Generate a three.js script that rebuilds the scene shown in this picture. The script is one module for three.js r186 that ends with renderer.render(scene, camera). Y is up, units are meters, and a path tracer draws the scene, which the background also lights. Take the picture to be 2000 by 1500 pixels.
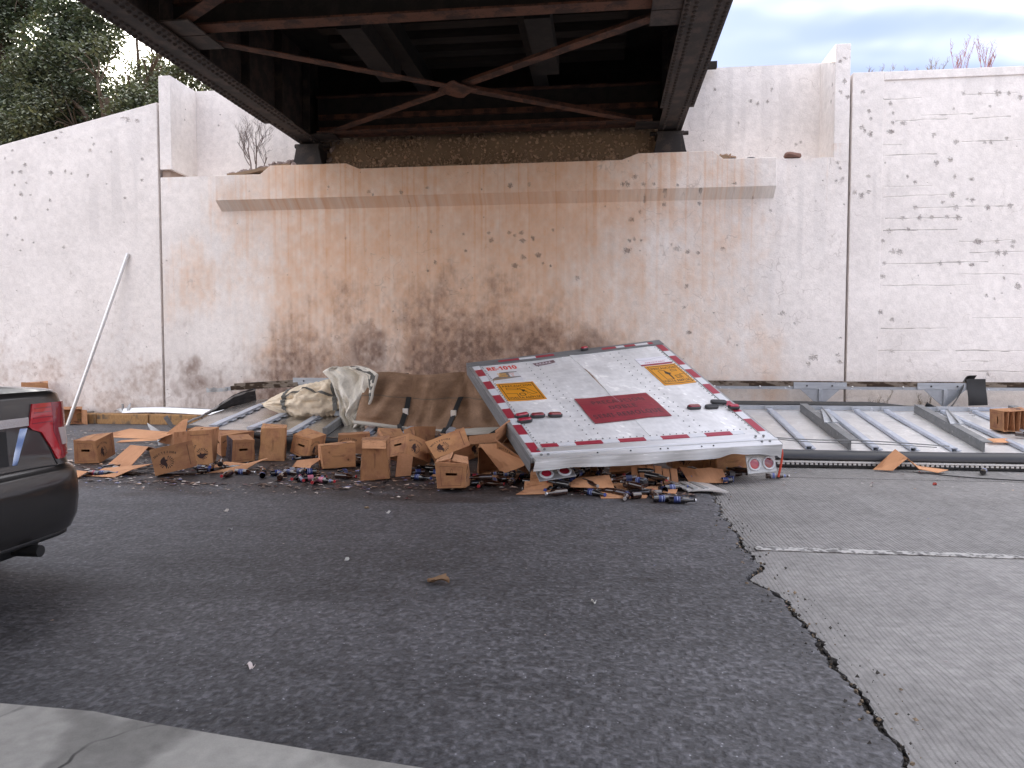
import * as THREE from 'three';
import { mergeGeometries, mergeVertices, toCreasedNormals } from 'three/addons/utils/BufferGeometryUtils.js';
import { RoundedBoxGeometry } from 'three/addons/geometries/RoundedBoxGeometry.js';

// ---------------------------------------------------------------- camera, sky, sun, exposure
const scene = new THREE.Scene();
const RAD = Math.PI / 180;
const camera = new THREE.PerspectiveCamera(54.70, 4 / 3, 0.05, 1500);
camera.rotation.order = 'YXZ';
camera.position.set(0, 1.35, 12.5);
camera.rotation.set(-2.76 * RAD, 7.1 * RAD, 0);
const renderer = new THREE.WebGLRenderer();
renderer.toneMapping = THREE.LinearToneMapping;
renderer.toneMappingExposure = 1.5;
renderer.shadowMap.enabled = true;

const SUN = new THREE.Vector3(-0.60, 0.27, -0.77).normalize();
const sun = new THREE.DirectionalLight(0xffe0b8, 4.0);
sun.position.copy(SUN).multiplyScalar(80);
sun.castShadow = true;
sun.shadow.mapSize.set(4096, 4096);
Object.assign(sun.shadow.camera, { left: -40, right: 40, top: 40, bottom: -40, near: 1, far: 200 });
scene.add(sun, sun.target);

// ---------------------------------------------------------------- noise
function rng(seed) { let a = seed >>> 0; return () => { a = (a + 0x6D2B79F5) | 0; let t = Math.imul(a ^ (a >>> 15), 1 | a); t = (t + Math.imul(t ^ (t >>> 7), 61 | t)) ^ t; return ((t ^ (t >>> 14)) >>> 0) / 4294967296; }; }
function h2(ix, iy, s) { let h = Math.imul(ix, 374761393) ^ Math.imul(iy, 668265263) ^ Math.imul(s + 11, 1274126177); h = Math.imul(h ^ (h >>> 13), 1274126177); h = Math.imul(h ^ (h >>> 15), 2246822519); return ((h ^ (h >>> 16)) >>> 0) / 4294967296; }
const NT = new Float32Array(65536); for (let i = 0; i < 65536; i++) NT[i] = h2(i & 255, i >> 8, 77);
function vn(x, y, s = 0, p = 0) {
  let ix = Math.floor(x), iy = Math.floor(y); const fx = x - ix, fy = y - iy;
  const u = fx * fx * (3 - 2 * fx), v = fy * fy * (3 - 2 * fy);
  let jx = ix + 1, jy = iy + 1;
  if (p) { ix = ((ix % p) + p) % p; iy = ((iy % p) + p) % p; jx = ((jx % p) + p) % p; jy = ((jy % p) + p) % p; }
  const ox = s * 37, oy = s * 101;
  ix = (ix + ox) & 255; jx = (jx + ox) & 255; iy = ((iy + oy) & 255) << 8; jy = ((jy + oy) & 255) << 8;
  const a = NT[iy | ix], b = NT[iy | jx], c = NT[jy | ix], d = NT[jy | jx];
  return a + (b - a) * u + (c - a) * v + (a - b - c + d) * u * v;
}
function fbm(x, y, o = 4, s = 0, p = 0) { let v = 0, a = .5, n = 0; for (let i = 0; i < o; i++) { v += a * vn(x, y, s + i * 17, p); n += a; a *= .5; x *= 2; y *= 2; p *= 2; } return v / n; }
const clamp = (x, a = 0, b = 1) => x < a ? a : x > b ? b : x;
const ss = (a, b, x) => { const t = clamp((x - a) / (b - a)); return t * t * (3 - 2 * t); };
const mix = (a, b, t) => a + (b - a) * t;

// ---------------------------------------------------------------- sky: pale blue, thin cloud in view, heavier bright cloud set unseen to light the wall, brightest round the low sun
{
  const w = 1024, h = 512, d = new Float32Array(w * h * 4);
  for (let j = 0; j < h; j++) for (let i = 0; i < w; i++) {
    const ph = ((i + .5) / w - .5) * 2 * Math.PI, th = ((j + .5) / h - .5) * Math.PI;
    const x = Math.cos(ph) * Math.cos(th), y = Math.sin(th), z = Math.sin(ph) * Math.cos(th);
    const c = Math.max(0, x * SUN.x + y * SUN.y + z * SUN.z);
    const up = Math.max(y, 0), hz = Math.pow(1 - up, 3.0);
    let r = mix(.24, .40, hz), g = mix(.35, .50, hz), b = mix(.68, .77, hz);
    const q = 1 / (up + .14);
    const cx = x * q, cz = z * q;
    const cl = fbm(cx * 1.1 + 43.1 + .5 * vn(cx * 2, cz * 2, 5), cz * 2.6 + 25.7, 6, 41);
    const k = ss(.34, .70, cl) * .9 * ss(-.02, .12, y);
    r = mix(r, 2.10, k); g = mix(g, 2.05, k); b = mix(b, 2.06, k);
    const gl = .55 * Math.pow(c, 3) + 1.3 * Math.pow(c, 14) + 3.0 * Math.pow(c, 90);
    r += gl * 1.06; g += gl * .98; b += gl * .84;
    if (y < -.01) { r = .30; g = .29; b = .28; }
    const o = (j * w + i) * 4; d[o] = r; d[o + 1] = g; d[o + 2] = b; d[o + 3] = 1;
  }
  const t = new THREE.DataTexture(d, w, h, THREE.RGBAFormat, THREE.FloatType);
  t.mapping = THREE.EquirectangularReflectionMapping; t.magFilter = THREE.LinearFilter; t.needsUpdate = true;
  scene.background = t; scene.environment = t;
}

// ---------------------------------------------------------------- things, parts
const taken = {};
function numbered(n) { if (!(n in taken)) { taken[n] = 0; return n; } taken[n]++; return `${n}_${String(taken[n]).padStart(3, '0')}`; }
function thing(name, label, category, pos = [0, 0, 0], group, kind) {
  const o = new THREE.Group(); o.name = numbered(name); o.position.set(...pos); scene.add(o);
  o.userData = { label, category }; if (group) o.userData.group = group; if (kind) o.userData.kind = kind; return o;
}
function solo(name, geo, mat, label, category, pos = [0, 0, 0], group, kind) {
  const o = new THREE.Mesh(geo, mat); o.name = numbered(name); o.position.set(...pos); scene.add(o);
  o.userData = { label, category }; if (group) o.userData.group = group; if (kind) o.userData.kind = kind; return o;
}
function part(parent, name, geo, mat, extra) { const m = new THREE.Mesh(geo, mat); m.name = name; parent.add(m); if (extra) Object.assign(m.userData, extra); return m; }
// a part whose geometry is given in world metres, under an unturned thing
function partW(parent, name, geo, mat, extra) { const p = new THREE.Vector3(); for (let o = parent; o && o !== scene; o = o.parent) p.add(o.position); geo.translate(-p.x, -p.y, -p.z); return part(parent, name, geo, mat, extra); }
const STUFF = { kind: 'stuff' }, STRUCT = 'structure';

// ---------------------------------------------------------------- geometry
const V = (x, y, z) => new THREE.Vector3(x, y, z);
function box(w, h, d, x = 0, y = 0, z = 0) { const g = new THREE.BoxGeometry(w, h, d); g.translate(x, y, z); return g; }
function boxR(x0, x1, y0, y1, z0, z1) { return box(x1 - x0, y1 - y0, z1 - z0, (x0 + x1) / 2, (y0 + y1) / 2, (z0 + z1) / 2); }
function rbox(w, h, d, r, x = 0, y = 0, z = 0) { const g = new RoundedBoxGeometry(w, h, d, 1, r); g.translate(x, y, z); return g; }
function merge(list) {
  const L = list.map(g => { g = g.index ? g.toNonIndexed() : g; for (const k of Object.keys(g.attributes)) if (!['position', 'normal', 'uv', 'color'].includes(k)) g.deleteAttribute(k); if (!g.attributes.uv) g.setAttribute('uv', new THREE.BufferAttribute(new Float32Array(g.attributes.position.count * 2), 2)); g.morphAttributes = {}; return g; });
  return mergeGeometries(L);
}
// closed thin solid over a grid; f(u, v) gives the front face, t the thickness behind it
function sheet(f, nu, nv, t = .004, uw = 1, vh = 1) {
  const P = [], n = (nu + 1) * (nv + 1);
  for (let j = 0; j <= nv; j++) for (let i = 0; i <= nu; i++) { const p = f(i / nu, j / nv); P.push(p.isVector3 ? p : V(...p)); }
  const id = (i, j) => j * (nu + 1) + i;
  const pos = [], uv = [], idx = [], N = [];
  for (let j = 0; j <= nv; j++) for (let i = 0; i <= nu; i++) {
    const a = P[id(Math.min(i + 1, nu), j)].clone().sub(P[id(Math.max(i - 1, 0), j)]), b = P[id(i, Math.min(j + 1, nv))].clone().sub(P[id(i, Math.max(j - 1, 0))]);
    const nn = a.cross(b); if (nn.lengthSq() < 1e-14) nn.set(0, 1, 0); N.push(nn.normalize());
  }
  for (let k = 0; k < n; k++) pos.push(P[k].x, P[k].y, P[k].z);
  for (let k = 0; k < n; k++) pos.push(P[k].x - N[k].x * t, P[k].y - N[k].y * t, P[k].z - N[k].z * t);
  for (let s = 0; s < 2; s++) for (let j = 0; j <= nv; j++) for (let i = 0; i <= nu; i++) uv.push(i / nu * uw, j / nv * vh);
  for (let j = 0; j < nv; j++) for (let i = 0; i < nu; i++) {
    const a = id(i, j), b = id(i + 1, j), c = id(i + 1, j + 1), d = id(i, j + 1);
    idx.push(a, b, c, a, c, d, a + n, c + n, b + n, a + n, d + n, c + n);
  }
  const rim = (a, b) => idx.push(a, a + n, b + n, a, b + n, b);
  for (let i = 0; i < nu; i++) { rim(id(i, 0), id(i + 1, 0)); rim(id(i + 1, nv), id(i, nv)); }
  for (let j = 0; j < nv; j++) { rim(id(nu, j), id(nu, j + 1)); rim(id(0, j + 1), id(0, j)); }
  const g = new THREE.BufferGeometry();
  g.setAttribute('position', new THREE.Float32BufferAttribute(pos, 3)); g.setAttribute('uv', new THREE.Float32BufferAttribute(uv, 2)); g.setIndex(idx);
  return toCreasedNormals(g, .7);
}
// bent card: rows of two or more points, joined in order
function foldCard(rows, t = .005, uw = .4) {
  const nv = rows.length - 1, nu = rows[0].length - 1;
  return sheet((u, v) => V(...rows[Math.round(v * nv)][Math.round(u * nu)]), nu, nv, t, uw, uw * nv / Math.max(nu, 1));
}
function tube(pts, r, seg = 24, rs = 6, closed = false) { return new THREE.TubeGeometry(new THREE.CatmullRomCurve3(pts.map(p => p.isVector3 ? p : V(...p)), closed, 'centripetal'), seg, r, rs, closed); }
function bar(a, b, w, h, up = V(0, 1, 0)) { // straight bar of section w x h between two points
  const A = a.isVector3 ? a : V(...a), Bv = b.isVector3 ? b : V(...b), d = Bv.clone().sub(A), L = d.length();
  const g = new THREE.BoxGeometry(w, h, L); const m = new THREE.Matrix4();
  const z = d.normalize(), x = up.clone().cross(z).normalize(), y = z.clone().cross(x);
  m.makeBasis(x, y, z); m.setPosition(A.add(Bv).multiplyScalar(.5)); g.applyMatrix4(m); return g;
}
function extr(pts, depth, bevel = 0) {
  const s = new THREE.Shape(pts.map(p => new THREE.Vector2(...p)));
  return new THREE.ExtrudeGeometry(s, { depth, bevelEnabled: bevel > 0, bevelSize: bevel, bevelThickness: bevel, bevelOffset: -bevel, bevelSegments: 1, steps: 1 });
}
function uvBox(g, sx = 1, sy = sx, ox = 0, oy = 0) { // box-projected uv: metres / size
  g = g.index ? g.toNonIndexed() : g; g.computeVertexNormals();
  const p = g.attributes.position, n = g.attributes.normal, uv = new Float32Array(p.count * 2);
  for (let i = 0; i < p.count; i += 3) {
    let nx = 0, ny = 0, nz = 0; for (let k = 0; k < 3; k++) { nx += n.getX(i + k); ny += n.getY(i + k); nz += n.getZ(i + k); }
    nx = Math.abs(nx); ny = Math.abs(ny); nz = Math.abs(nz);
    for (let k = 0; k < 3; k++) {
      const x = p.getX(i + k), y = p.getY(i + k), z = p.getZ(i + k);
      let u, v; if (nz >= nx && nz >= ny) { u = x; v = y; } else if (nx >= ny) { u = x - z; v = y; } else { u = x; v = y - z; }
      uv[(i + k) * 2] = (u - ox) / sx; uv[(i + k) * 2 + 1] = (v - oy) / sy;
    }
  }
  g.setAttribute('uv', new THREE.BufferAttribute(uv, 2)); return g;
}
function paint(g, c) { const n = g.attributes.position.count, a = new Float32Array(n * 3); for (let i = 0; i < n; i++) { a[i * 3] = c[0]; a[i * 3 + 1] = c[1]; a[i * 3 + 2] = c[2]; } g.setAttribute('color', new THREE.BufferAttribute(a, 3)); return g; }

// ---------------------------------------------------------------- textures
function tex(w, h, f, srgb = true, rep = true) {
  const d = new Uint8Array(w * h * 4);
  for (let j = 0; j < h; j++) for (let i = 0; i < w; i++) { const c = f(i, j), o = (j * w + i) * 4; if (c.length) { d[o] = clamp(c[0], 0, 255); d[o + 1] = clamp(c[1], 0, 255); d[o + 2] = clamp(c[2], 0, 255); } else d[o] = d[o + 1] = d[o + 2] = clamp(c, 0, 255); d[o + 3] = 255; }
  return dtex(d, w, h, srgb, rep);
}
function dtex(d, w, h, srgb, rep = true) {
  const t = new THREE.DataTexture(d, w, h, THREE.RGBAFormat); t.magFilter = THREE.LinearFilter; t.minFilter = THREE.LinearMipmapLinearFilter; t.generateMipmaps = true;
  t.wrapS = t.wrapT = rep ? THREE.RepeatWrapping : THREE.ClampToEdgeWrapping; if (srgb) t.colorSpace = THREE.SRGBColorSpace; t.needsUpdate = true; return t;
}
function canvasTex(w, h, draw) { const c = document.createElement('canvas'); c.width = w; c.height = h; const x = c.getContext('2d'); draw(x, w, h); const t = new THREE.CanvasTexture(c); t.colorSpace = THREE.SRGBColorSpace; return t; }
const std = (o) => new THREE.MeshStandardMaterial(o), phys = (o) => new THREE.MeshPhysicalMaterial(o);
const lin = (r, g, b) => new THREE.Color().setRGB(r, g, b);

// ================================================================ walls: surface textures
// painted concrete: pits [x, y, radius], form lines [x0, y, x1], cracks, ochre run-off with warm light painted in, and mould where the photograph shows them
function wallTextures(W, H, x0, y0, mx, my, o) {
  const col = new Uint8Array(W * H * 4), bmp = new Uint8Array(W * H * 4), sx = mx / W, sy = my / H;
  const R = new Float32Array(W * H), D = new Float32Array(W * H), K = new Float32Array(W * H);
  const rnd = rng(o.seed);
  const pits = [...o.pits];
  for (let i = 0; i < (o.extra || 0); i++) pits.push([x0 + rnd() * mx, y0 + rnd() * my, .008 + .018 * rnd() * rnd()]);
  for (const [px, py, pr0] of pits) {
    if (!pr0) continue; const pr = pr0 * .85; const rr = pr * 1.5, s = Math.floor(rnd() * 1e4), st = .25 + .32 * rnd(), asp = .7 + .6 * rnd();
    const i0 = Math.floor((px - rr - x0) / sx), i1 = Math.ceil((px + rr - x0) / sx), j0 = Math.floor((py - rr - y0) / sy), j1 = Math.ceil((py + rr - y0) / sy);
    for (let j = Math.max(0, j0); j <= Math.min(H - 1, j1); j++) for (let i = Math.max(0, i0); i <= Math.min(W - 1, i1); i++) {
      const dx = (i * sx + x0 - px) * asp, dy = j * sy + y0 - py, r = Math.hypot(dx, dy) / pr, a = Math.atan2(dy, dx);
      const n = vn(dx / pr * 5 + 9, dy / pr * 5 + 9, s), m = vn(a * 3 + 20, r * 2, s + 3);
      const e = r + (n - .5) * .9 + (m - .5) * .5;
      const v = st * (1 - ss(.35, .95, e)) * (.35 + .9 * vn(dx / pr * 9 + 30, dy / pr * 9 + 30, s + 9));
      const k = j * W + i; D[k] = Math.max(D[k], clamp(v)); K[k] = Math.max(K[k], 1 - ss(.2, .8, e));
    }
  }
  for (const [lx0, ly, lx1] of o.lines || []) {
    const s = Math.floor(rnd() * 1e4), st = .12 + .26 * rnd();
    const i0 = Math.max(0, Math.floor((lx0 - x0) / sx)), i1 = Math.min(W - 1, Math.ceil((lx1 - x0) / sx));
    for (let i = i0; i <= i1; i++) {
      const X = i * sx, yy = ly + .034 * (fbm(X * 2.5, 1, 3, s) - .5), hw = .004 + .014 * vn(X * 9, 3, s + 1) * st, g = vn(X * 7, 7, s + 2);
      const jc = (yy - y0) / sy, jw = Math.ceil(hw * 2.2 / sy) + 1;
      for (let j = Math.max(0, Math.floor(jc - jw)); j <= Math.min(H - 1, Math.ceil(jc + jw)); j++) {
        const e = Math.abs(j - jc) * sy / hw, k = j * W + i, v = (1 - ss(.3, 1.3, e)) * st * (.25 + 1.1 * ss(.35, .8, g));
        D[k] = Math.max(D[k], clamp(v)); K[k] = Math.max(K[k], .7 * (1 - ss(.2, 1.2, e)));
      }
    }
  }
  for (let j = 0; j < H; j++) for (let i = 0; i < W; i++) {
    const x = x0 + (i + .5) * sx, y = y0 + (j + .5) * sy, k = j * W + i;
    const n1 = fbm(x * 1.3, y * 1.3, 5, o.seed), n2 = fbm(x * 14, y * 14, 3, o.seed + 5), n3 = vn(x * 90, y * 90, o.seed + 7);
    let r = 239, g = 232, b = 227;
    const d0 = (n1 - .5) * 22 + (n2 - .5) * 20 + (n3 - .5) * 13; r += d0; g += d0; b += d0;
    // faint grey water streaks
    const sk = ss(.6, .85, vn(x * 9, y * .55, o.seed + 21)) * ss(.4, .7, fbm(x * .7, y * .7, 2, o.seed + 22)); const sv = sk * 10 * (.3 + n2); r -= sv; g -= sv * .96; b -= sv * .9;
    // hair cracks in the paint
    let cr = 0; const cm = ss(.46, .62, fbm(x * .8 + 7, y * .8, 3, o.seed + 31));
    if (cm > 0) { const w1 = Math.abs(fbm(x * 2.4, y * 2.4, 4, o.seed + 33) - .5), w2 = Math.abs(fbm(x * 5 + 3, y * 4, 3, o.seed + 35) - .5); cr = Math.max(1 - ss(.002, .009, w1), .7 * (1 - ss(.002, .010, w2))) * cm * (o.crack || .5); }
    let deep = 0;
    if (o.stain) { const t = o.stain(x, y, n1, n2, n3); r = mix(r, t[0][0], t[1]); g = mix(g, t[0][1], t[1]); b = mix(b, t[0][2], t[1]); r = mix(r, t[2][0], t[3]); g = mix(g, t[2][1], t[3]); b = mix(b, t[2][2], t[3]); cr *= 1 + 1.2 * t[3]; }
    cr = clamp(cr) * .24 * ss(.3, .6, vn(x * 6, y * 6, o.seed + 39)); r = mix(r, 108, cr); g = mix(g, 92, cr); b = mix(b, 84, cr);
    const dd = D[k]; r = mix(r, 84, dd); g = mix(g, 74, dd); b = mix(b, 70, dd);
    const q = k * 4; col[q] = clamp(r, 0, 255); col[q + 1] = clamp(g, 0, 255); col[q + 2] = clamp(b, 0, 255); col[q + 3] = 255;
    const hgt = 170 + (n1 - .5) * 60 + (n2 - .5) * 46 + (n3 - .5) * 20 - K[k] * 120 - cr * 60;
    bmp[q] = bmp[q + 1] = bmp[q + 2] = clamp(hgt, 0, 255); bmp[q + 3] = 255;
  }
  return std({ map: dtex(col, W, H, true), bumpMap: dtex(bmp, W, H, false), bumpScale: .022, roughness: .88 });
}
const PIT_C = [[0.36, 2.96, 0.076], [0.39, 3.12, 0.042], [0.47, 3.14, 0.051], [0.58, 3.12, 0.034], [0.42, 3.46, 0.051], [0.56, 3.58, 0.042], [0.63, 3.75, 0.042], [0.95, 3.70, 0.051], [1.51, 3.70, 0.042], [1.89, 2.96, 0.051], [2.64, 3.56, 0.042], [1.07, 3.04, 0.042], [1.17, 2.97, 0.068], [1.34, 2.92, 0.051], [1.50, 2.90, 0.051], [1.32, 2.36, 0.051], [1.29, 2.01, 0.042], [1.37, 1.60, 0.051], [2.84, 1.91, 0.059], [3.04, 1.75, 0.034], [3.71, 1.23, 0.051], [3.34, 1.19, 0.076], [3.26, 1.09, 0.059], [3.75, 1.51, 0.034], [3.75, 1.12, 0.051], [-2.88, 2.81, 0.051], [-3.01, 2.67, 0.034], [-1.51, 3.24, 0.042], [-1.40, 3.28, 0.051], [-1.38, 3.15, 0.059], [-1.37, 2.87, 0.068], [-1.51, 2.73, 0.068], [-1.12, 2.90, 0.059], [-0.46, 2.52, 0.051], [-1.91, 3.17, 0.059], [-1.95, 3.29, 0.042], [-2.39, 3.28, 0.034], [-2.35, 3.00, 0.034], [-2.95, 3.33, 0.042], [-4.46, 3.25, 0.034], [-1.60, 3.29, 0.042], [-1.21, 3.19, 0.059], [-1.04, 2.77, 0.042], [-0.91, 2.72, 0.034], [-0.87, 3.32, 0.034], [-3.97, 3.99, 0.042], [-3.90, 3.94, 0.034], [-3.41, 3.97, 0.051], [-2.96, 4.03, 0.034], [-4.68, 4.09, 0.034], [0.35, 4.00, 0.059], [0.46, 4.11, 0.059], [0.27, 4.00, 0.051], [0.60, 3.99, 0.042], [0.77, 3.99, 0.042], [1.14, 3.96, 0.034], [2.03, 3.96, 0.042], [-1.56, 4.03, 0.059], [-1.25, 4.04, 0.051], [-2.04, 3.98, 0.025], [3.69, 4.20, 0.042], [3.65, 4.29, 0.042], [3.73, 4.03, 0.042], [3.63, 4.00, 0.042], [2.25, 5.21, 0.042], [2.57, 5.52, 0.051], [2.73, 5.55, 0.042], [3.21, 4.81, 0.051], [3.29, 4.85, 0.042], [3.66, 5.87, 0.042], [3.73, 5.91, 0.042], [3.73, 5.55, 0.059], [3.67, 5.39, 0.051], [3.78, 5.31, 0.051], [1.85, 5.79, 0.042], [2.80, 5.75, 0.051], [2.45, 5.57, 0.042]];
const PIT_L = [[-10.49, 4.68, 0.056], [-10.59, 4.55, 0.056], [-10.75, 4.55, 0.046], [-9.99, 4.52, 0.056], [-9.70, 4.54, 0.046], [-9.58, 4.49, 0.037], [-9.26, 4.45, 0.056], [-9.20, 4.89, 0.056], [-9.13, 5.00, 0.046], [-8.79, 4.85, 0.046], [-10.59, 4.15, 0.056], [-10.40, 4.13, 0.037], [-8.20, 4.71, 0.046], [-8.55, 4.03, 0.037], [-8.22, 4.34, 0.046], [-9.76, 5.23, 0.037], [-9.86, 5.14, 0.037], [-8.46, 5.41, 0.074], [-8.28, 5.38, 0.056], [-8.55, 5.44, 0.046], [-10.74, 4.94, 0.037], [-10.89, 4.81, 0.037], [-10.02, 4.03, 0.046], [-10.07, 3.86, 0.037], [-10.72, 3.72, 0.046], [-9.77, 3.17, 0.046], [-10.64, 3.13, 0.037], [-10.59, 3.32, 0.037], [-8.90, 4.29, 0.028], [-10.89, 3.42, 0.037], [-9.16, 5.12, 0.028], [-10.10, 5.06, 0.028], [-10.71, 4.32, 0.037], [-10.48, 4.35, 0.037], [-10.37, 3.27, 0.028]];
const PIT_R = [[4.01, 4.83, 0.057], [4.14, 4.72, 0.066], [4.05, 4.78, 0.049], [4.11, 5.08, 0.049], [4.14, 4.96, 0.041], [4.01, 5.38, 0.049], [4.03, 3.76, 0.066], [3.92, 3.81, 0.057], [4.13, 3.82, 0.049], [4.12, 4.06, 0.049], [4.44, 5.19, 0.049], [4.48, 5.04, 0.041], [4.48, 4.89, 0.049], [4.45, 4.75, 0.057], [4.64, 4.88, 0.057], [5.51, 5.30, 0.049], [5.75, 5.29, 0.049], [6.01, 5.28, 0.066], [6.17, 5.28, 0.049], [5.37, 5.07, 0.033], [5.90, 5.09, 0.033], [5.09, 4.68, 0.057], [5.42, 4.56, 0.049], [5.84, 4.54, 0.041], [5.93, 4.54, 0.049], [6.16, 4.59, 0.049], [5.14, 4.25, 0.066], [5.34, 4.29, 0.066], [4.72, 4.05, 0.041], [4.83, 3.96, 0.041], [5.42, 4.02, 0.049], [5.67, 3.98, 0.041], [5.39, 3.75, 0.074], [5.61, 3.67, 0.033], [5.68, 3.66, 0.057], [5.24, 3.63, 0.041], [4.85, 3.56, 0.049], [5.45, 3.55, 0.074], [5.91, 3.54, 0.057], [6.24, 3.56, 0.057], [4.66, 3.40, 0.049], [4.91, 3.40, 0.057], [5.09, 3.40, 0.049], [5.32, 3.40, 0.049], [5.48, 3.39, 0.057], [4.46, 3.21, 0.057], [4.75, 3.22, 0.041], [5.79, 3.01, 0.066], [6.06, 3.01, 0.057], [6.30, 2.99, 0.057], [4.53, 2.87, 0.066], [4.63, 2.87, 0.066], [5.24, 2.68, 0.057], [5.52, 2.69, 0.049], [5.70, 2.65, 0.057], [6.08, 2.83, 0.066], [6.19, 2.83, 0.057], [6.29, 2.92, 0.049], [4.36, 1.92, 0.049], [4.54, 1.80, 0.049], [5.93, 2.17, 0.049], [6.05, 2.12, 0.033], [4.54, 1.29, 0.049], [5.99, 0.93, 0.049], [6.18, 2.44, 0.033], [6.39, 2.31, 0.082], [4.37, 3.05, 0.049], [4.40, 2.69, 0.049], [4.38, 2.49, 0.049], [6.33, 5.21, 0.066]];
const LINE_R = [[4.90, 4.99, 5.65], [4.52, 4.92, 5.28], [5.49, 5.29, 6.27], [5.65, 4.92, 6.20], [4.34, 4.55, 4.61], [4.38, 4.39, 5.14], [5.51, 4.57, 6.36], [4.35, 3.90, 5.08], [4.36, 3.74, 5.31], [4.86, 3.56, 6.25], [4.40, 3.40, 5.54], [4.38, 3.21, 5.47], [5.51, 3.02, 6.33], [5.67, 2.84, 6.45], [4.38, 2.69, 5.94], [5.53, 2.50, 6.46], [4.39, 2.34, 5.72], [5.74, 1.81, 6.45], [4.38, 1.66, 5.36], [4.35, 1.30, 5.26], [5.51, 1.30, 6.50], [5.60, 1.14, 5.98], [5.61, 0.98, 6.51], [4.32, 5.26, 4.89]];
// ochre run-off and a painted wash of warm light below the bridge seat, and the dark mould patch at the foot of the wall, all streaked and blotched
function stainGlowC(x, y, n1, n2, n3) {
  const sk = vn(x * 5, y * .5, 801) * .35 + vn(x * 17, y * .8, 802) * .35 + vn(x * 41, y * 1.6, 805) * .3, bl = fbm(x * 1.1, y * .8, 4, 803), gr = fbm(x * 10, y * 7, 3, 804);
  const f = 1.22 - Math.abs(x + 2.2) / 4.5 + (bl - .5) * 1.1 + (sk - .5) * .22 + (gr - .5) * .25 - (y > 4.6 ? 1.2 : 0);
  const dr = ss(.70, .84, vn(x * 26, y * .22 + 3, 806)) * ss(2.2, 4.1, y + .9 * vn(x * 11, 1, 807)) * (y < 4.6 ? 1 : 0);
  const o = ss(-.05, 1.05, f) * (.52 + .16 * (sk - .5) + .30 * (gr - .5) + .14 * (n3 - .5)) + .15 * dr * ss(-.2, .5, f);  // broad wash is warm bounced light put into the colour; dr is run-off
  const top = 1.80 + .95 * Math.exp(-Math.pow((x + 2.0) / 2.6, 2)) + (bl - .5) * 2.0;
  const g2 = fbm(x * 3.1, y * 2.2, 5, 811), g3 = fbm(x * 15, y * 12, 4, 812);
  const fm = (top - y) * .72 + (g2 - .5) * 1.0 + (g3 - .5) * .5 + (sk - .5) * .35 - Math.pow(Math.abs(x + 3.7) / 5.2, 4) * .8;
  let m = ss(-.15, 1.75, fm) * (.74 + .75 * (g3 - .5) + .2 * (n3 - .5));
  const spots = [[-1.45, 1.5, .26, .42], [-4.1, 1.25, .5, .5], [-3.1, 1.2, .35, .55], [-7.35, 1.0, .3, .28], [-7.2, .72, .5, .3], [-5.2, 1.0, .5, .3], [-0.2, 1.35, .5, .4], [-2.3, 1.1, .6, .4]];
  for (const [a, b, ra, rb] of spots) { const e = Math.hypot((x - a) / ra, (y - b) / rb) + (g2 - .5) * 1.7 + (g3 - .5) * .8; m = Math.max(m, (1 - ss(.25, 1.15, e)) * (.42 + .8 * (g3 - .3))); }
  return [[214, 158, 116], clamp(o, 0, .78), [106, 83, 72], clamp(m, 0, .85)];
}
function stainL(x, y) {
  const g2 = fbm(x * 3.2, y * 3, 5, 821), g3 = fbm(x * 16, y * 13, 3, 822);
  const m = ss(.0, 1.2, (1.7 - y) * .5 + (g2 - .5) * 1.2 + (g3 - .5) * .6) * (.30 + .5 * (g3 - .42));
  return [[200, 160, 130], 0, [140, 112, 96], clamp(m, 0, .6)];
}
const wallC = wallTextures(2048, 1088, -8, -.1, 12, 6.4, { seed: 3, pits: PIT_C, extra: 190, stain: stainGlowC, crack: .75 });
const wallL = wallTextures(1024, 1024, -14, -.1, 6.4, 6.4, { seed: 5, pits: PIT_L, extra: 90, stain: stainL, crack: .8 });
const wallR = wallTextures(1024, 1024, 3.8, -.1, 6.4, 6.4, { seed: 7, pits: PIT_R, lines: LINE_R, extra: 80, crack: .6 });
const uvC = g => uvBox(g, 12, 6.4, -8, -.1), uvL = g => uvBox(g, 6.4, 6.4, -14, -.1), uvR = g => uvBox(g, 6.4, 6.4, 3.8, -.1);

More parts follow.
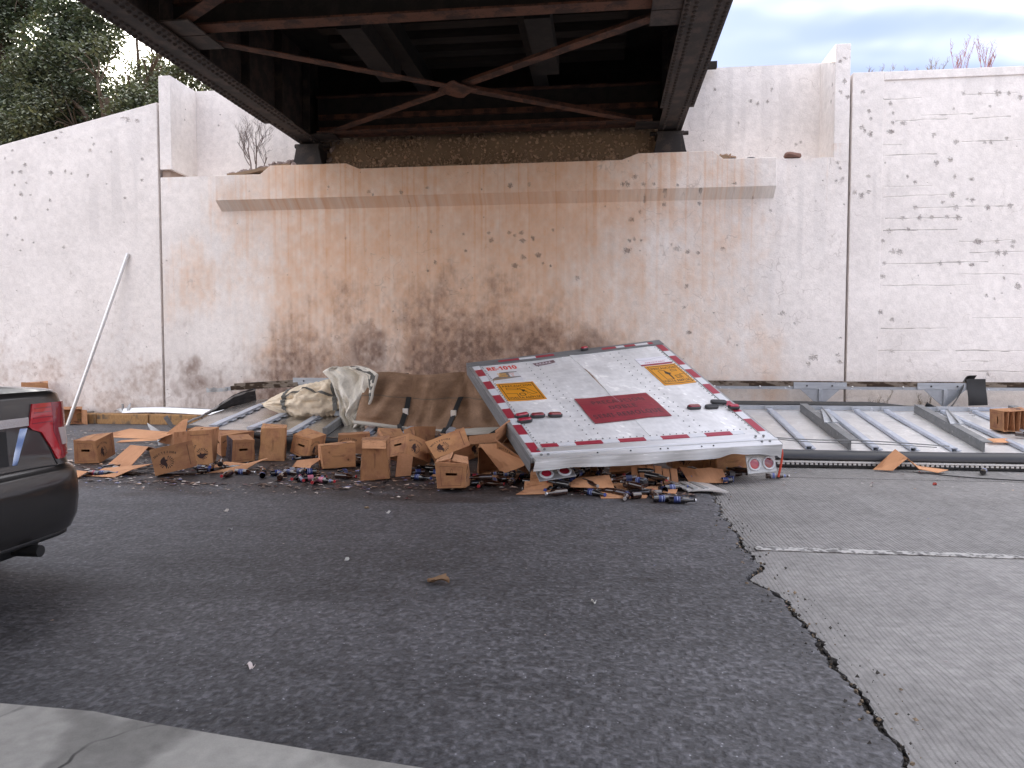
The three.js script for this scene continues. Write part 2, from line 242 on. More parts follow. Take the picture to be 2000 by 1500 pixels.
// ================================================================ walls: shapes
{
  const a = thing('abutment_wall', 'white painted concrete abutment with projecting ledge under the steel bridge', 'wall', [-2, 0, -.4]);
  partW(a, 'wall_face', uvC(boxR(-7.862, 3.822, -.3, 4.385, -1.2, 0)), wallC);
  // bearing ledge with two raised pads, sloping underneath
  const out = [[-6.72, 3.91], [2.68, 3.91], [2.68, 4.36], [1.86, 4.36], [1.70, 4.49], [.52, 4.49], [.26, 4.395], [-4.14, 4.385], [-4.36, 4.48], [-5.72, 4.48], [-5.90, 4.34], [-6.72, 4.34]];
  const up = extr(out, .80, .006); up.translate(0, 0, -.60);
  const wg = extr([[-.02, 3.76], [.0005, 3.76], [.2, 3.908], [-.02, 3.908]], 9.4); wg.rotateY(-Math.PI / 2); wg.translate(2.68, 0, 0);
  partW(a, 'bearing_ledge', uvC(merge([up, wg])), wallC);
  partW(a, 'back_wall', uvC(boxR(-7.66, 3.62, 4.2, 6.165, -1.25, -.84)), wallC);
  partW(a, 'light_gap_block', uvC(boxR(-5.06, 1.01, 6.166, 6.52, -1.24, -.86)), std({ color: lin(.12, .10, .085), roughness: .95 }));  // dark block added to close the light gap above the back wall
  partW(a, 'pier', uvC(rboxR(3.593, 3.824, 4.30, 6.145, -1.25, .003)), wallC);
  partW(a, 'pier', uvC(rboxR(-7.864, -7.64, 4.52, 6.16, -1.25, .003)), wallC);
  // broken foot of the left pier
  partW(a, 'broken_block', uvC(merge([box(.15, .16, .5, -7.775, 4.45, -.30), box(.10, .07, .2, -7.72, 4.42, -.10)])), std({ color: lin(.36, .27, .22), roughness: .95 }));
}
function rboxR(x0, x1, y0, y1, z0, z1) { return rbox(x1 - x0, y1 - y0, z1 - z0, .008, (x0 + x1) / 2, (y0 + y1) / 2, (z0 + z1) / 2); }
{
  const l = thing('wing_wall', 'white concrete wing wall with pocked face and sloping top below the trees', 'wall', [-16, 0, -.25]);
  const g = extr([[-45, -.3], [-7.902, -.3], [-7.902, 5.70], [-11, 5.045], [-25, 2.1], [-45, 2.1]], .5, .008); g.translate(0, 0, -.5);
  partW(l, 'wall_face', uvL(g), wallL);
  const r = thing('wing_wall', 'white concrete wing wall with board-marked inset face and dry stalks along its top', 'wall', [10, 0, -.3]);
  partW(r, 'edge_pilaster', uvR(rboxR(3.862, 4.335, -.3, 5.69, -.6, 0)), wallR);
  partW(r, 'inset_face', uvR(boxR(4.336, 32, -.3, 5.555, -.6, -.028)), wallR);
  partW(r, 'top_band', uvR(rboxR(4.336, 32, 5.556, 5.685, -.6, -.004)), wallR);
}
// the far abutment behind the camera, carrying the other end of the bridge; unseen, added to bounce warm sunlight
{ const a = thing('abutment_wall', 'unseen white concrete abutment behind the camera, added to bounce warm sunlight', 'wall', [0, 0, 25.6]); partW(a, 'wall_face', uvC(boxR(-40, 40, -.3, 4.7, 25.0, 26.2)), std({ color: lin(.72, .69, .66), roughness: .9 })); partW(a, 'back_wall', boxR(-40, 40, 4.701, 6.2, 25.4, 26.2), std({ color: lin(.72, .69, .66), roughness: .9 })); }
// earth behind the walls
{
  const soil = std({ map: tex(256, 256, (i, j) => { const n = fbm(i / 12, j / 12, 4, 91, 0); return [86 + 60 * n, 74 + 48 * n, 56 + 36 * n]; }), roughness: 1 });
  const top = x => x < -7.88 ? Math.max(1.9, 5.5 + (x + 7.9) * .21 - .15) : x > 3.8 ? 5.45 : 5.9;
  const g = sheet((u, v) => { const x = -45 + 77 * u, z0 = x > -8.2 && x < 4.2 ? -1.2 : -.5, z = z0 - 40 * Math.pow(1 - v, 1.6); return V(x, top(x) - .50 + .25 * fbm(x * .5, z * .5, 3, 93), z); }, 220, 30, .6, 40, 20);
  solo('embankment', g, soil, 'dry earth embankment behind the concrete walls', 'ground', [0, 0, 0], undefined, STRUCT);
}

// ================================================================ road
const asphaltM = (() => {
  const N = 2048, P = 6, col = new Uint8Array(N * N * 4), bmp = new Uint8Array(N * N * 4), gls = new Uint8Array(N * N * 4);
  for (let j = 0; j < N; j++) for (let i = 0; i < N; i++) {
    const x = i / N, y = j / N;
    const big = fbm(x * 6, y * 6, 4, 201, 6), mid = fbm(x * 48, y * 64, 3, 203, 0), st = vn(x * 300, y * 300, 205, 300), s2 = vn(x * 620, y * 620, 206, 620), px = h2(i, j, 207);
    const drag = fbm(x * 16, y * 160, 2, 209, 0);
    const bs = ss(.62, .84, st) , ds = ss(.60, .84, 1 - st);
    let v = 79 + (big - .5) * 26 + (mid - .5) * 12 + (drag - .5) * 9 + (s2 - .5) * 24 + (px - .5) * 20 + bs * 22 - ds * 15;
    if (h2(i >> 1, j >> 1, 211) > .998) v += 80;
    const q = (j * N + i) * 4; col[q] = v * .985; col[q + 1] = v * .985; col[q + 2] = v * 1.03; col[q + 3] = 255;
    const hh = 128 + (mid - .5) * 60 + bs * 60 - ds * 55 + (s2 - .5) * 60 + (px - .5) * 16; bmp[q] = bmp[q + 1] = bmp[q + 2] = clamp(hh, 0, 255); bmp[q + 3] = 255;
  }
  return std({ map: dtex(col, N, N, true), bumpMap: dtex(bmp, N, N, false), bumpScale: .006, roughness: .6, vertexColors: true });
})();
const edgeX = z => .972 + .055 * (fbm(z * 1.1, 3, 3, 221) - .5) * 2 + .05 * (vn(z * 5, 1, 223) - .5) + .034 * (vn(z * 19, 5, 225) - .5) + .022 * (vn(z * 55, 7, 227) - .5) - .10 * Math.exp(-Math.pow((z - 8.05) / .18, 2));
{
  const nx = 110, zs = []; for (let z = -.0; z <= 60; z += z < 4 ? .05 : z < 11 ? .014 : 1.2) zs.push(z);
  const pos = [], uv = [], c = [], idx = [];
  zs.forEach((z, j) => { const ex = edgeX(z); for (let i = 0; i <= nx; i++) {
    const f = i / nx, x = i === nx ? ex : ex - 60 * Math.pow(1 - f, 2.4);
    const tail = ex - x; pos.push(x, .004 * (vn(x * .8, z * .8, 231) - .5) - .010 * (1 - ss(0, .03, tail)) + .002, z); uv.push(x / 6, -z / 6);
    // worn bands, oil and dust lying along the lanes
    const band = .75 * ss(.55, .75, fbm(x * .18 + 4, z * 1.5, 4, 233)) - .6 * ss(.55, .78, fbm(x * .35, z * 2.2 + 9, 4, 235));
    const seam = .35 * Math.exp(-Math.pow((z - 7.33 + .03 * (vn(x, 2, 236) - .5)) / .035, 2)) * ss(.35, .7, vn(x * 3, 4, 237));
    const oil = [[.25, 8.15, .16, .07], [.22, 7.72, .10, .05], [-.2, 7.5, .12, .04]].reduce((m, [a, b, ra, rb]) => Math.max(m, 1 - ss(.5, 1.05, Math.hypot((x - a) / ra, (z - b) / rb) + (fbm(x * 9, z * 14, 3, 239) - .5) * 1.6)), 0);
    const wet = ss(.30, .62, fbm(x * 1.9, z * 2.3, 4, 241) + .30 - .55 * Math.max(0, Math.abs(z - 4.6) - .75) - .25 * Math.max(0, -x - 5.6) - .8 * Math.max(0, x - .5)) * ss(.2, .6, fbm(x * 14, z * 14, 3, 243) + .12);
    let k = 1 + .30 * band + seam - .35 * oil; c.push(k * (1 - .50 * wet), k * (1 - .60 * wet), k * (1 - .64 * wet));
  } });
  for (let j = 0; j < zs.length - 1; j++) for (let i = 0; i < nx; i++) { const a = j * (nx + 1) + i, b = a + 1, d = a + nx + 1, e = d + 1; idx.push(a, d, b, b, d, e); }
  // broken edge face
  const base = pos.length / 3; zs.forEach((z, j) => { const k = (j * (nx + 1) + nx) * 3; pos.push(pos[k], pos[k + 1], pos[k + 2], pos[k] + .004, -.04, pos[k + 2]); uv.push(0, -z / 6, .01, -z / 6); c.push(.7, .7, .7, .6, .6, .6); });
  for (let j = 0; j < zs.length - 1; j++) { const a = base + j * 2; idx.push(a, a + 2, a + 1, a + 1, a + 2, a + 3); }
  const g = new THREE.BufferGeometry(); g.setAttribute('position', new THREE.Float32BufferAttribute(pos, 3)); g.setAttribute('uv', new THREE.Float32BufferAttribute(uv, 2)); g.setAttribute('color', new THREE.Float32BufferAttribute(c, 3)); g.setIndex(idx); g.computeVertexNormals();
  solo('road_asphalt', g, asphaltM, 'worn dark asphalt road surface with a ragged edge', 'road', [0, 0, 0], undefined, STRUCT);
  const gg = new THREE.PlaneGeometry(600, 600, 1, 1); gg.rotateX(-Math.PI / 2); gg.translate(0, -.045, 0);
  solo('ground', gg, std({ color: lin(.045, .04, .036), roughness: 1 }), 'dark packed dirt under and beyond the road', 'ground', [0, 0, 0], undefined, STRUCT);
}
const concreteM = (dark, tin) => {
  const N = 1024; // 2 m tile, raked lines run across the lane
  const lines = new Float32Array(N); { const r = rng(301); let x = 0; while (x < N) { const w = 10 + r() * 6; const d = .5 + .5 * r(); for (let k = 0; k < 5; k++) lines[Math.floor(x + k) % N] = d * (k === 0 || k === 4 ? .5 : 1); x += w; } }
  const f = (i, j) => { const x = i / N, y = j / N; return [fbm(x * 5, y * 5, 4, 303, 5), fbm(x * 60, y * 60, 3, 305, 60), h2(i, j, 307), lines[((i + Math.round(10 * vn(y * 6, 3, 309, 6))) % N + N) % N] * ss(.18, .55, fbm(x * 4, y * 9, 3, 311, 0) + .2)]; };
  const F = new Array(N * N); for (let j = 0; j < N; j++) for (let i = 0; i < N; i++) F[j * N + i] = f(i, j);
  const m = tex(N, N, (i, j) => { const [a, b, c, l] = F[j * N + i]; const v = dark + (a - .5) * 20 + (b - .5) * 34 + (c - .5) * 16 - l * 30 * tin; return [v, v * .985, v * .975]; });
  const bm = tex(N, N, (i, j) => { const [a, b, c, l] = F[j * N + i]; return 170 + (b - .5) * 50 + (c - .5) * 24 - l * 110 * tin; }, false);
  return std({ map: m, bumpMap: bm, bumpScale: .006, roughness: .78 });
};
{
  const p = thing('concrete_pavement', 'grey raked concrete slabs with open joints beside the asphalt', 'pavement', [6, -.01, 6], undefined, STRUCT);
  const mA = concreteM(146, .5), mB = concreteM(138, 1.1);
  const slab = (z0, z1, m) => { // left side follows the ragged asphalt edge
    const n = Math.max(6, Math.round((z1 - z0) / .018));
    const crackW = z => .014 + .034 * vn(z * 6, 9, 321) * ss(5.2, 8.5, z) ;
    const g = sheet((u, v) => { const z = z1 - (z1 - z0) * v, e = edgeX(z) + crackW(z); const x = u === 0 ? e : e + .03 + (34 - e) * Math.pow(u, 2.2) + (u === 0 ? .012 * (vn(z * 41, 3, 325) - .5) : 0); return V(x, -.006 + (u === 0 ? -.012 : 0) + .003 * (vn(x * 1.5, z * 1.5, 323) - .5), z); }, 16, n, .035);
    const q = g.attributes.position, uv = g.attributes.uv; for (let i = 0; i < q.count; i++) uv.setXY(i, q.getX(i) / 2, -q.getZ(i) / 2);
    partW(p, 'concrete_slab', g, m);
  };
  slab(7.415, 11.9, mA); slab(4.47, 7.40, mB); slab(.36, 4.445, mB); slab(11.93, 18, mA);
  const strip = sheet((u, v) => { const x = 1.02 + u * 14, w = .016 + .038 * fbm(x * 5, 1, 3, 331) + .012 * vn(x * 40, v * 7, 333); return V(x, .0005 + .003 * Math.sin(v * Math.PI), 7.362 + .004 * x + (v - .5) * -2 * w); }, 420, 4, .004, 14, .1);
  { const q = strip.attributes.position, uv = strip.attributes.uv; for (let i = 0; i < q.count; i++) uv.setXY(i, q.getX(i) / 1.7, q.getZ(i) / .25); }
  partW(p, 'joint_repair_strip', strip, std({ map: tex(512, 64, (i, j) => { const n = fbm(i / 9, j / 9, 4, 335), v = mix(112, 186, ss(.34, .6, n)); return [v, v * .99, v * .98]; }), roughness: .9 }));
}
// kerb along the wall, one stone at a time
{
  const k = thing('kerb', 'low worn ochre kerb along the foot of the white wall', 'kerb', [-8, 0, .17], undefined, STRUCT);
  const mats = [0, 1, 2].map(s => std({ map: tex(256, 64, (i, j) => { const n = fbm(i / 26, j / 14, 4, 341 + s), f = vn(i / 2, j / 2, 345 + s); const d = ss(.5, .72, n); return [mix(168, 112, d) + (f - .5) * 26, mix(130, 96, d) + (f - .5) * 22, mix(88, 80, d) + (f - .5) * 18]; }), roughness: .92 }));
  const r = rng(347);
  for (let i = 0; i < 26; i++) { const g = rbox(.985, .19, .24, .018); const q = part(k, 'kerb_stone', uvBox(g, 1, 1, r(), 0), mats[i % 3]); q.position.set(-10.5 + i + .005 * (r() - .5), .085 + .008 * (r() - .5), .02 + .012 * (r() - .5)); q.rotation.y = .008 * (r() - .5); }
  partW(k, 'kerb_fill', boxR(-19.5, 8.5, -.1, .13, .004, .08), std({ color: lin(.10, .085, .07), roughness: 1 }));
}
// pale concrete island by the camera
{
  const cm = std({ map: tex(1024, 1024, (i, j) => { const x = i / 1024, y = j / 1024, a = fbm(x * 4, y * 4, 5, 351), b = fbm(x * 70, y * 70, 3, 353), c = h2(i, j, 355); const cr = (1 - ss(.002, .010, Math.abs(fbm(x * 3.2, y * 5, 4, 357) - .5))) * ss(.36, .5, a); const v = 168 + (a - .5) * 46 + (b - .5) * 22 + (c - .5) * 10 - cr * 70 - 34 * ss(.56, .70, fbm(x * 7 + 3, y * 7, 4, 359)); return [v * .995, v * .985, v * .955]; }), bumpMap: tex(512, 512, (i, j) => 128 + (fbm(i / 8, j / 8, 3, 361) - .5) * 120, false), bumpScale: .004, roughness: .82 });
  const s = [[-9, 10.24], [-2.033, 10.262], [-1.669, 10.275], [-1.435, 10.323], [-1.097, 10.376], [-.749, 10.43], [-.43, 10.475], [.6, 10.66], [1.6, 11.0], [2.0, 11.5], [1.5, 12.3], [-9, 12.3]];
  const g = extr(s.map(([x, z]) => [x, -z]), .14, .016); g.rotateX(-Math.PI / 2); g.translate(0, -.004, 0);
  const o = solo('traffic_island', uvBox(g, 2.4, 2.4), cm, 'pale cracked concrete traffic island at the near side of the road', 'kerb', [0, 0, 0], undefined, STRUCT);
}

// ================================================================ steel bridge
{
  const rustTex = (seed, r0, r1) => tex(512, 512, (i, j) => { const a = fbm(i / 60, j / 60, 4, seed), b = fbm(i / 7, j / 7, 3, seed + 3), k = ss(.36, .68, a * .7 + b * .3), f = (h2(i, j, seed + 5) - .5) * 10; return [mix(r0[0], r1[0], k) + f, mix(r0[1], r1[1], k) + f, mix(r0[2], r1[2], k) + f]; });
  const steelDark = std({ map: rustTex(401, [42, 38, 37], [72, 60, 54]), roughness: .72, metalness: .15 });
  const steelRust = std({ map: rustTex(411, [50, 32, 26], [92, 58, 42]), roughness: .85, metalness: .05 });
  const shadeSteel = std({ map: rustTex(415, [20, 18, 17], [34, 29, 26]), roughness: .9 });  // near-black steel: shade inside the bridge put into the colour
  const timber = std({ map: tex(256, 256, (i, j) => { const a = fbm(i / 50, j / 5, 4, 421); return [30 + 26 * a, 26 + 22 * a, 24 + 18 * a]; }), roughness: .95 });
  const b = thing('railway_bridge', 'dark rusty riveted steel girder bridge crossing overhead', 'bridge', [-2.02, 4.9, 12]);
  const Z0 = -.45, Z1 = 25.2;
  const U = g => uvBox(g, 1.2, 1.2);
  for (const [gx, sgn] of [[-5.08, 1], [1.03, -1]]) { // sgn points inwards
    const web = partW(b, 'girder_web', U(boxR(gx - .011, gx + .011, 4.915, 6.75, Z0, Z1)), steelDark);
    const W = (n, g, m = steelDark, e) => partW(web, n, g, m, e);
    W('bottom_flange', U(boxR(gx - .19, gx + .19, 4.893, 4.914, Z0, Z1)));
    W('cover_plate', U(boxR(gx - .243, gx + .243, 4.872, 4.892, 1.22, Z1)));
    W('top_flange', U(boxR(gx - .19, gx + .19, 6.751, 6.78, Z0, Z1)));
    for (const s of [-1, 1]) W('flange_angle', U(merge([boxR(Math.min(gx + s * .012, gx + s * .030), Math.max(gx + s * .012, gx + s * .030), 4.935, 5.08, Z0, Z1), boxR(Math.min(gx + s * .012, gx + s * .16), Math.max(gx + s * .012, gx + s * .16), 4.915, 4.934, Z0, Z1)])));
    for (let z = .35; z < 16; z += 1.065) for (const s of [-1, 1]) { const a = gx + s * .031, c = gx + s * .155; W('web_stiffener', U(boxR(Math.min(a, c), Math.max(a, c), 4.936, 6.74, z, z + .018))); }
    // rivet heads under the flange
    const dome = new THREE.SphereGeometry(.027, 7, 3, 0, Math.PI * 2, 0, Math.PI / 2); dome.rotateX(Math.PI); dome.scale(1, .95, 1);
    const L = []; const r = rng(431 + sgn);
    for (let z = 1.32; z < 14; z += .105) for (const o of [-.205, -.115, .115, .205]) { const q = dome.clone(); q.translate(gx + o + .004 * (r() - .5), 4.8725, z + (Math.abs(o) > .15 ? .052 : 0) + .008 * (r() - .5)); L.push(q); }
    for (let z = -.3; z < 1.2; z += .13) for (const o of [-.11, .11]) { const q = dome.clone(); q.translate(gx + o, 4.8935, z); L.push(q); }
    W('rivet_heads', merge(L), steelDark, STUFF);
    // bearing shoe on its raised pad
    const sh = extr([[-.27, 0], [.27, 0], [.25, .06], [.20, .30], [.22, .36], [-.22, .36], [-.20, .30], [-.25, .06]], .46, .006);
    sh.translate(gx, 4.492, -.34); const shoe = partW(b, 'bearing_shoe', U(sh), steelDark);
    const pin = new THREE.CylinderGeometry(.035, .035, .62, 12); pin.rotateZ(Math.PI / 2); pin.translate(gx, 4.872, -.10); partW(shoe, 'pin', pin, steelDark);
  }
  const xl = -5.08, xr = 1.03;
  for (const z of [.03, 4.35, 8.65, 12.95, 17.25, 21.55]) {
    const fb = partW(b, 'floor_beam', U(boxR(xl + .16, xr - .16, 5.02, 5.62, z - .009, z + .009)), shadeSteel);
    partW(fb, 'beam_flange', U(boxR(xl + .19, xr - .19, 4.985, 5.008, z - .11, z + .11)), steelRust);
    partW(fb, 'beam_flange', U(boxR(xl + .165, xr - .165, 5.621, 5.645, z - .11, z + .11)), steelRust);
    partW(fb, 'beam_angle', U(boxR(xl + .2, xr - .2, 5.25, 5.33, z + .010, z + .085)), steelRust);
  }
  // end strut against the abutment
  partW(b, 'end_strut', U(merge([boxR(xl + .3, xr - .3, 4.94, 4.96, .30, .46), boxR(xl + .3, xr - .3, 4.961, 5.06, .30, .318)])), steelRust);
  // crossed lateral bracing: paired flat and upright legs
  const zs = [[.22, 4.15], [4.55, 8.45], [8.85, 12.75]];
  for (const [za, zb] of zs) {
    for (const [p, q] of [[[xl + .36, zb], [xr - .36, za]], [[xl + .36, za], [xr - .36, zb]]]) {
      const y = p[1] > q[1] ? 4.952 : 4.974;
      const A = V(p[0], y, p[1]), B = V(q[0], y, q[1]);
      const n = V(0, 1, 0).cross(B.clone().sub(A)).normalize().multiplyScalar(.052);
      partW(b, 'lateral_brace', U(merge([bar(A, B, .15, .013), bar(A.clone().add(n).add(V(0, .052, 0)), B.clone().add(n).add(V(0, .052, 0)), .013, .09)])), steelRust);
    }
    const cz = (za + zb) / 2, cx = (xl + xr) / 2;
    const gs = sheet((u, v) => { const a = (u - .5) * 2, c = (v - .5) * 2; const x = (a + c) * .15, z = (a - c) * .17; return V(cx + x, 4.940 - .02 * Math.max(0, Math.abs(a) - .55) * 2 + .03 * Math.max(0, Math.abs(c) - .6) * 2, cz + z); }, 8, 8, .012);
    partW(b, 'gusset_plate', U(gs), steelRust);
    for (const [x, z] of [[xl + .36, za], [xr - .36, za], [xl + .36, zb], [xr - .36, zb]]) partW(b, 'corner_gusset', U(boxR(x - .2, x + .2, 4.916, 4.934, z - .19, z + .19)), steelDark);
  }
  for (const x of [-3.0, -1.05]) { const s = partW(b, 'stringer', U(boxR(x - .008, x + .008, 5.66, 6.10, -.7, Z1)), shadeSteel); partW(s, 'stringer_flange', U(boxR(x - .12, x + .12, 5.646, 5.659, -.7, Z1)), shadeSteel); }
  for (const x of [-3.25, -.85]) partW(b, 'hanger_plate', U(boxR(x - .16, x + .16, 5.4, 5.64, 1.3, 3.2)), shadeSteel);
  const rt = rng(441);
  for (let i = 0; i < 50; i++) { const q = part(b, 'sleeper', U(box(4.6, .2, .24)), timber); q.position.set(.0 + .05 * (rt() - .5), 1.31 + .012 * (rt() - .5), -12.55 + i * .51 + .03 * (rt() - .5)); q.rotation.y = .012 * (rt() - .5); }
  partW(b, 'added_end_plate', U(boxR(xl + .013, xr - .013, 5.1, 6.329, -.40, -.38)), shadeSteel);  // dark plate added to black out the lit back wall behind it
  partW(b, 'deck_plate', U(boxR(xl + .012, xr - .012, 6.33, 6.40, -.83, Z1)), shadeSteel);
  partW(b, 'beam_stub', U(merge([boxR(1.25, 1.86, 6.10, 6.20, -.74, -.62)])), timber);
}
// ballast spilled on the seat below the bridge
{
  const stone = std({ vertexColors: true, roughness: .95 });
  const r = rng(451), L = [];
  const hgt = (x, z) => { const back = ss(.16, -.75, z); let h = 4.37 + .92 * back + .26 * (fbm(x * 1.6, z * 2, 4, 453) - .45); if (x < -5.2) h = 4.40 + .36 * ss(-6.6, -5.35, x) * (.4 + .6 * back); if (x > 1.2) h = 4.44 + .22 * ss(2.0, 1.2, x) * back; if (x > -5.35 && x < -4.8 || x > .75 && x < 1.3) h -= .06; return h; };
  const ico = [new THREE.IcosahedronGeometry(1, 0), new THREE.DodecahedronGeometry(1, 0), new THREE.OctahedronGeometry(1, 0)];
  for (let i = 0; i < 3600; i++) {
    const x = -6.6 + 8.7 * r(), z = .14 - .95 * r(), s = (.012 + .035 * Math.pow(r(), 2.2)) * (x < -4.7 || x > .9 ? 1.35 : .85);
    const g = ico[i % 3].clone(); g.scale(s * (.7 + .7 * r()), s * (.6 + .5 * r()), s * (.7 + .7 * r())); g.rotateX(r() * 6); g.rotateY(r() * 6);
    const edge = x < -5.75 || x > 1.75 ? Math.min(z, -.02) : z;
    g.translate(x, hgt(x, edge) + .01 * r(), edge);
    const k = .75 + .5 * r(), w = x < -4.7 ? [.28, .22, .20] : [.36, .25, .17]; paint(g, [w[0] * k, w[1] * k, w[2] * k]); L.push(g);
  }
  const under = paint(sheet((u, v) => { const x = -6.55 + 8.5 * u, z = .12 - .95 * v; return V(x, hgt(x, z) - .012 + .014 * (vn(x * 30, z * 30, 457) - .5), z); }, 160, 24, .05), [.27, .19, .125]);
  solo('ballast_stones', merge([under.index ? under.toNonIndexed() : under, ...L]), stone, 'brown gravel ballast spilled on the ledge under the bridge', 'gravel', [0, 0, 0], undefined, 'stuff');
  // single larger stones on the right end of the ledge
  const sm = [lin(.05, .05, .055), lin(.06, .06, .065), lin(.20, .11, .085), lin(.08, .08, .08)].map(c => std({ color: c, roughness: .95 }));
  [[2.02, 4.40, .05, 'small black broken stone on the ledge beside the raised pad', 0], [2.33, 4.395, .055, 'small dark grey stone lying mid-way on the ledge end', 1], [2.98, 4.425, .10, 'rounded reddish brown stone on the wall top past the ledge', 2], [2.5, 4.39, .03, 'tiny grey pebble on the ledge end', 3]].forEach(([x, y, s, l, m]) => { const g = new THREE.IcosahedronGeometry(s, 1); const p = g.attributes.position; for (let i = 0; i < p.count; i++) { const f = .8 + .4 * vn(p.getX(i) * 20 + 9, p.getY(i) * 20 + p.getZ(i) * 13 + 9, 461); p.setXYZ(i, p.getX(i) * f * 1.5, Math.max(p.getY(i) * f * .75, -s * .3), p.getZ(i) * f); } g.computeVertexNormals(); solo('stone', g, sm[m], l, 'stone', [x, y - .0 , -.05], 'stones on the ledge'); });
}
// ================================================================ plants
const barkM = std({ map: tex(128, 256, (i, j) => { const a = fbm(i / 6, j / 22, 4, 471); return [70 + 60 * a, 60 + 50 * a, 50 + 42 * a]; }), roughness: .95 });
function limb(pts, r0, r1, seg = 6, rs = 6) { // tapered tube
  const c = new THREE.CatmullRomCurve3(pts, false, 'centripetal'), g = new THREE.TubeGeometry(c, seg, 1, rs, false), p = g.attributes.position;
  for (let i = 0; i <= seg; i++) { const o = c.getPointAt(i / seg), k = mix(r0, r1, i / seg); for (let j = 0; j <= rs; j++) { const q = i * (rs + 1) + j; p.setXYZ(q, o.x + (p.getX(q) - o.x) * k, o.y + (p.getY(q) - o.y) * k, o.z + (p.getZ(q) - o.z) * k); } }
  return g;
}
{ // leafless shrub on the ledge
  const s = thing('bare_shrub', 'leafless grey twiggy shrub growing on the ledge at the back wall', 'shrub', [-6.3, 4.36, -.3]);
  const r = rng(481); const L = [], T = [];
  const grow = (p, d, len, rad, lvl, out) => {
    const mid = p.clone().addScaledVector(d, len * .5).add(V((r() - .5) * .05, (r() - .5) * .03, (r() - .5) * .05)), e = p.clone().addScaledVector(d, len).add(V((r() - .5) * .08, .02, (r() - .5) * .08));
    out.push(limb([p, mid, e], rad, rad * .6, 4, lvl > 1 ? 3 : 5));
    if (lvl >= 4) return; const n = lvl === 0 ? 4 : 3;
    for (let i = 0; i < n; i++) { const t = .45 + .55 * (i + r() * .5) / n, q = p.clone().lerp(e, Math.min(t, 1)); const nd = d.clone().multiplyScalar(.7).add(V((r() - .5) * 1.7, .35 + .3 * r(), (r() - .5) * .9)).normalize(); grow(q, nd, len * (.5 + .22 * r()), rad * .55, lvl + 1, T); }
  };
  grow(V(0, 0, 0), V(-.08, 1, 0).normalize(), .55, .017, 0, L); grow(V(.07, 0, .02), V(.16, 1, .05).normalize(), .55, .016, 0, L); grow(V(.1, 0, -.03), V(.5, .9, .1).normalize(), .42, .012, 1, L);
  const tw = std({ color: lin(.23, .18, .16), roughness: .95 });
  part(s, 'stem', merge(L), tw); part(s, 'twigs', merge(T), tw, STUFF);
}
function leafTree(name, label, pos, H, blobs, seed, leaves, size, tones) {
  const t = thing(name, label, 'tree', pos, 'trees behind the left wall'); const r = rng(seed);
  const bl = blobs.map(([x, y, z, q]) => [V(x, y, z), q]);
  const lean = V(.3 * (r() - .5), 0, .3 * (r() - .5));
  part(t, 'trunk', limb([V(0, -1, 0), V(lean.x, H * .3, lean.z), V(lean.x * 2, H * .62, lean.z * 2)], .26, .13, 8, 9), barkM);
  const B = []; const top = V(lean.x * 1.5, H * .4, lean.z * 1.5);
  for (const [c, q] of bl) { const s = top.clone().add(V((r() - .5) * .3, (r() - .3) * H * .2, (r() - .5) * .3)); const m = s.clone().lerp(c, .5).add(V((r() - .5) * .5, .2, (r() - .5) * .5)); B.push(limb([s, m, c], .085, .02, 6, 5)); for (let k = 0; k < 7; k++) { const e = c.clone().add(V(r() - .5, r() - .4, r() - .5).normalize().multiplyScalar(q * (.7 + .5 * r()))); B.push(limb([m.clone().lerp(c, .3 + .6 * r()), c.clone().lerp(e, .5).add(V((r() - .5) * .3, .12, (r() - .5) * .3)), e], .028, .006, 4, 3)); } }
  part(t, 'branches', merge(B), barkM);
  // leaves: small drooping folded blades in clumps through each lobe
  const pos_ = [], col = [];
  for (const [c, q] of bl) {
    const nC = Math.round(leaves * q * q / 8);
    for (let k = 0; k < nC; k++) {
      const d = V(r() - .5, (r() - .5) * .9, r() - .5).normalize().multiplyScalar(q * Math.pow(r(), .42)); const cc = c.clone().add(d);
      if (vn(cc.x * 1.1 + 40, cc.y * 1.1 + cc.z + 40, seed + 7) < .30) continue;
      const tone = tones[Math.floor(r() * tones.length)], kk = .75 + .5 * r();
      for (let n = 0; n < 11; n++) {
        const p = cc.clone().add(V((r() - .5) * .42, (r() - .5) * .34, (r() - .5) * .42)), a = r() * 6.28, L = size * (.7 + .7 * r()), w = L * .32;
        const dir = V(Math.cos(a), -.35 - .7 * r(), Math.sin(a)).normalize(), sd = V(-Math.sin(a), .5 * (r() - .5), Math.cos(a)).normalize().multiplyScalar(w), m = p.clone().addScaledVector(dir, L * .5), e = p.clone().addScaledVector(dir, L);
        const a1 = m.clone().add(sd), a2 = m.clone().sub(sd); a1.y += w * .25; a2.y += w * .25;
        for (const v of [p, a1, e, p, e, a2]) pos_.push(v.x, v.y, v.z);
        const f = kk * (.85 + .3 * r()); for (let q2 = 0; q2 < 6; q2++) col.push(tone[0] * f, tone[1] * f, tone[2] * f);
      }
    }
  }
  const g = new THREE.BufferGeometry(); g.setAttribute('position', new THREE.Float32BufferAttribute(pos_, 3)); g.setAttribute('color', new THREE.Float32BufferAttribute(col, 3)); g.setAttribute('uv', new THREE.Float32BufferAttribute(new Float32Array(pos_.length / 3 * 2), 2)); g.computeVertexNormals();
  part(t, 'crown', g, phys({ vertexColors: true, roughness: .8, transmission: .45, thickness: 0, side: THREE.DoubleSide }), STUFF);
}
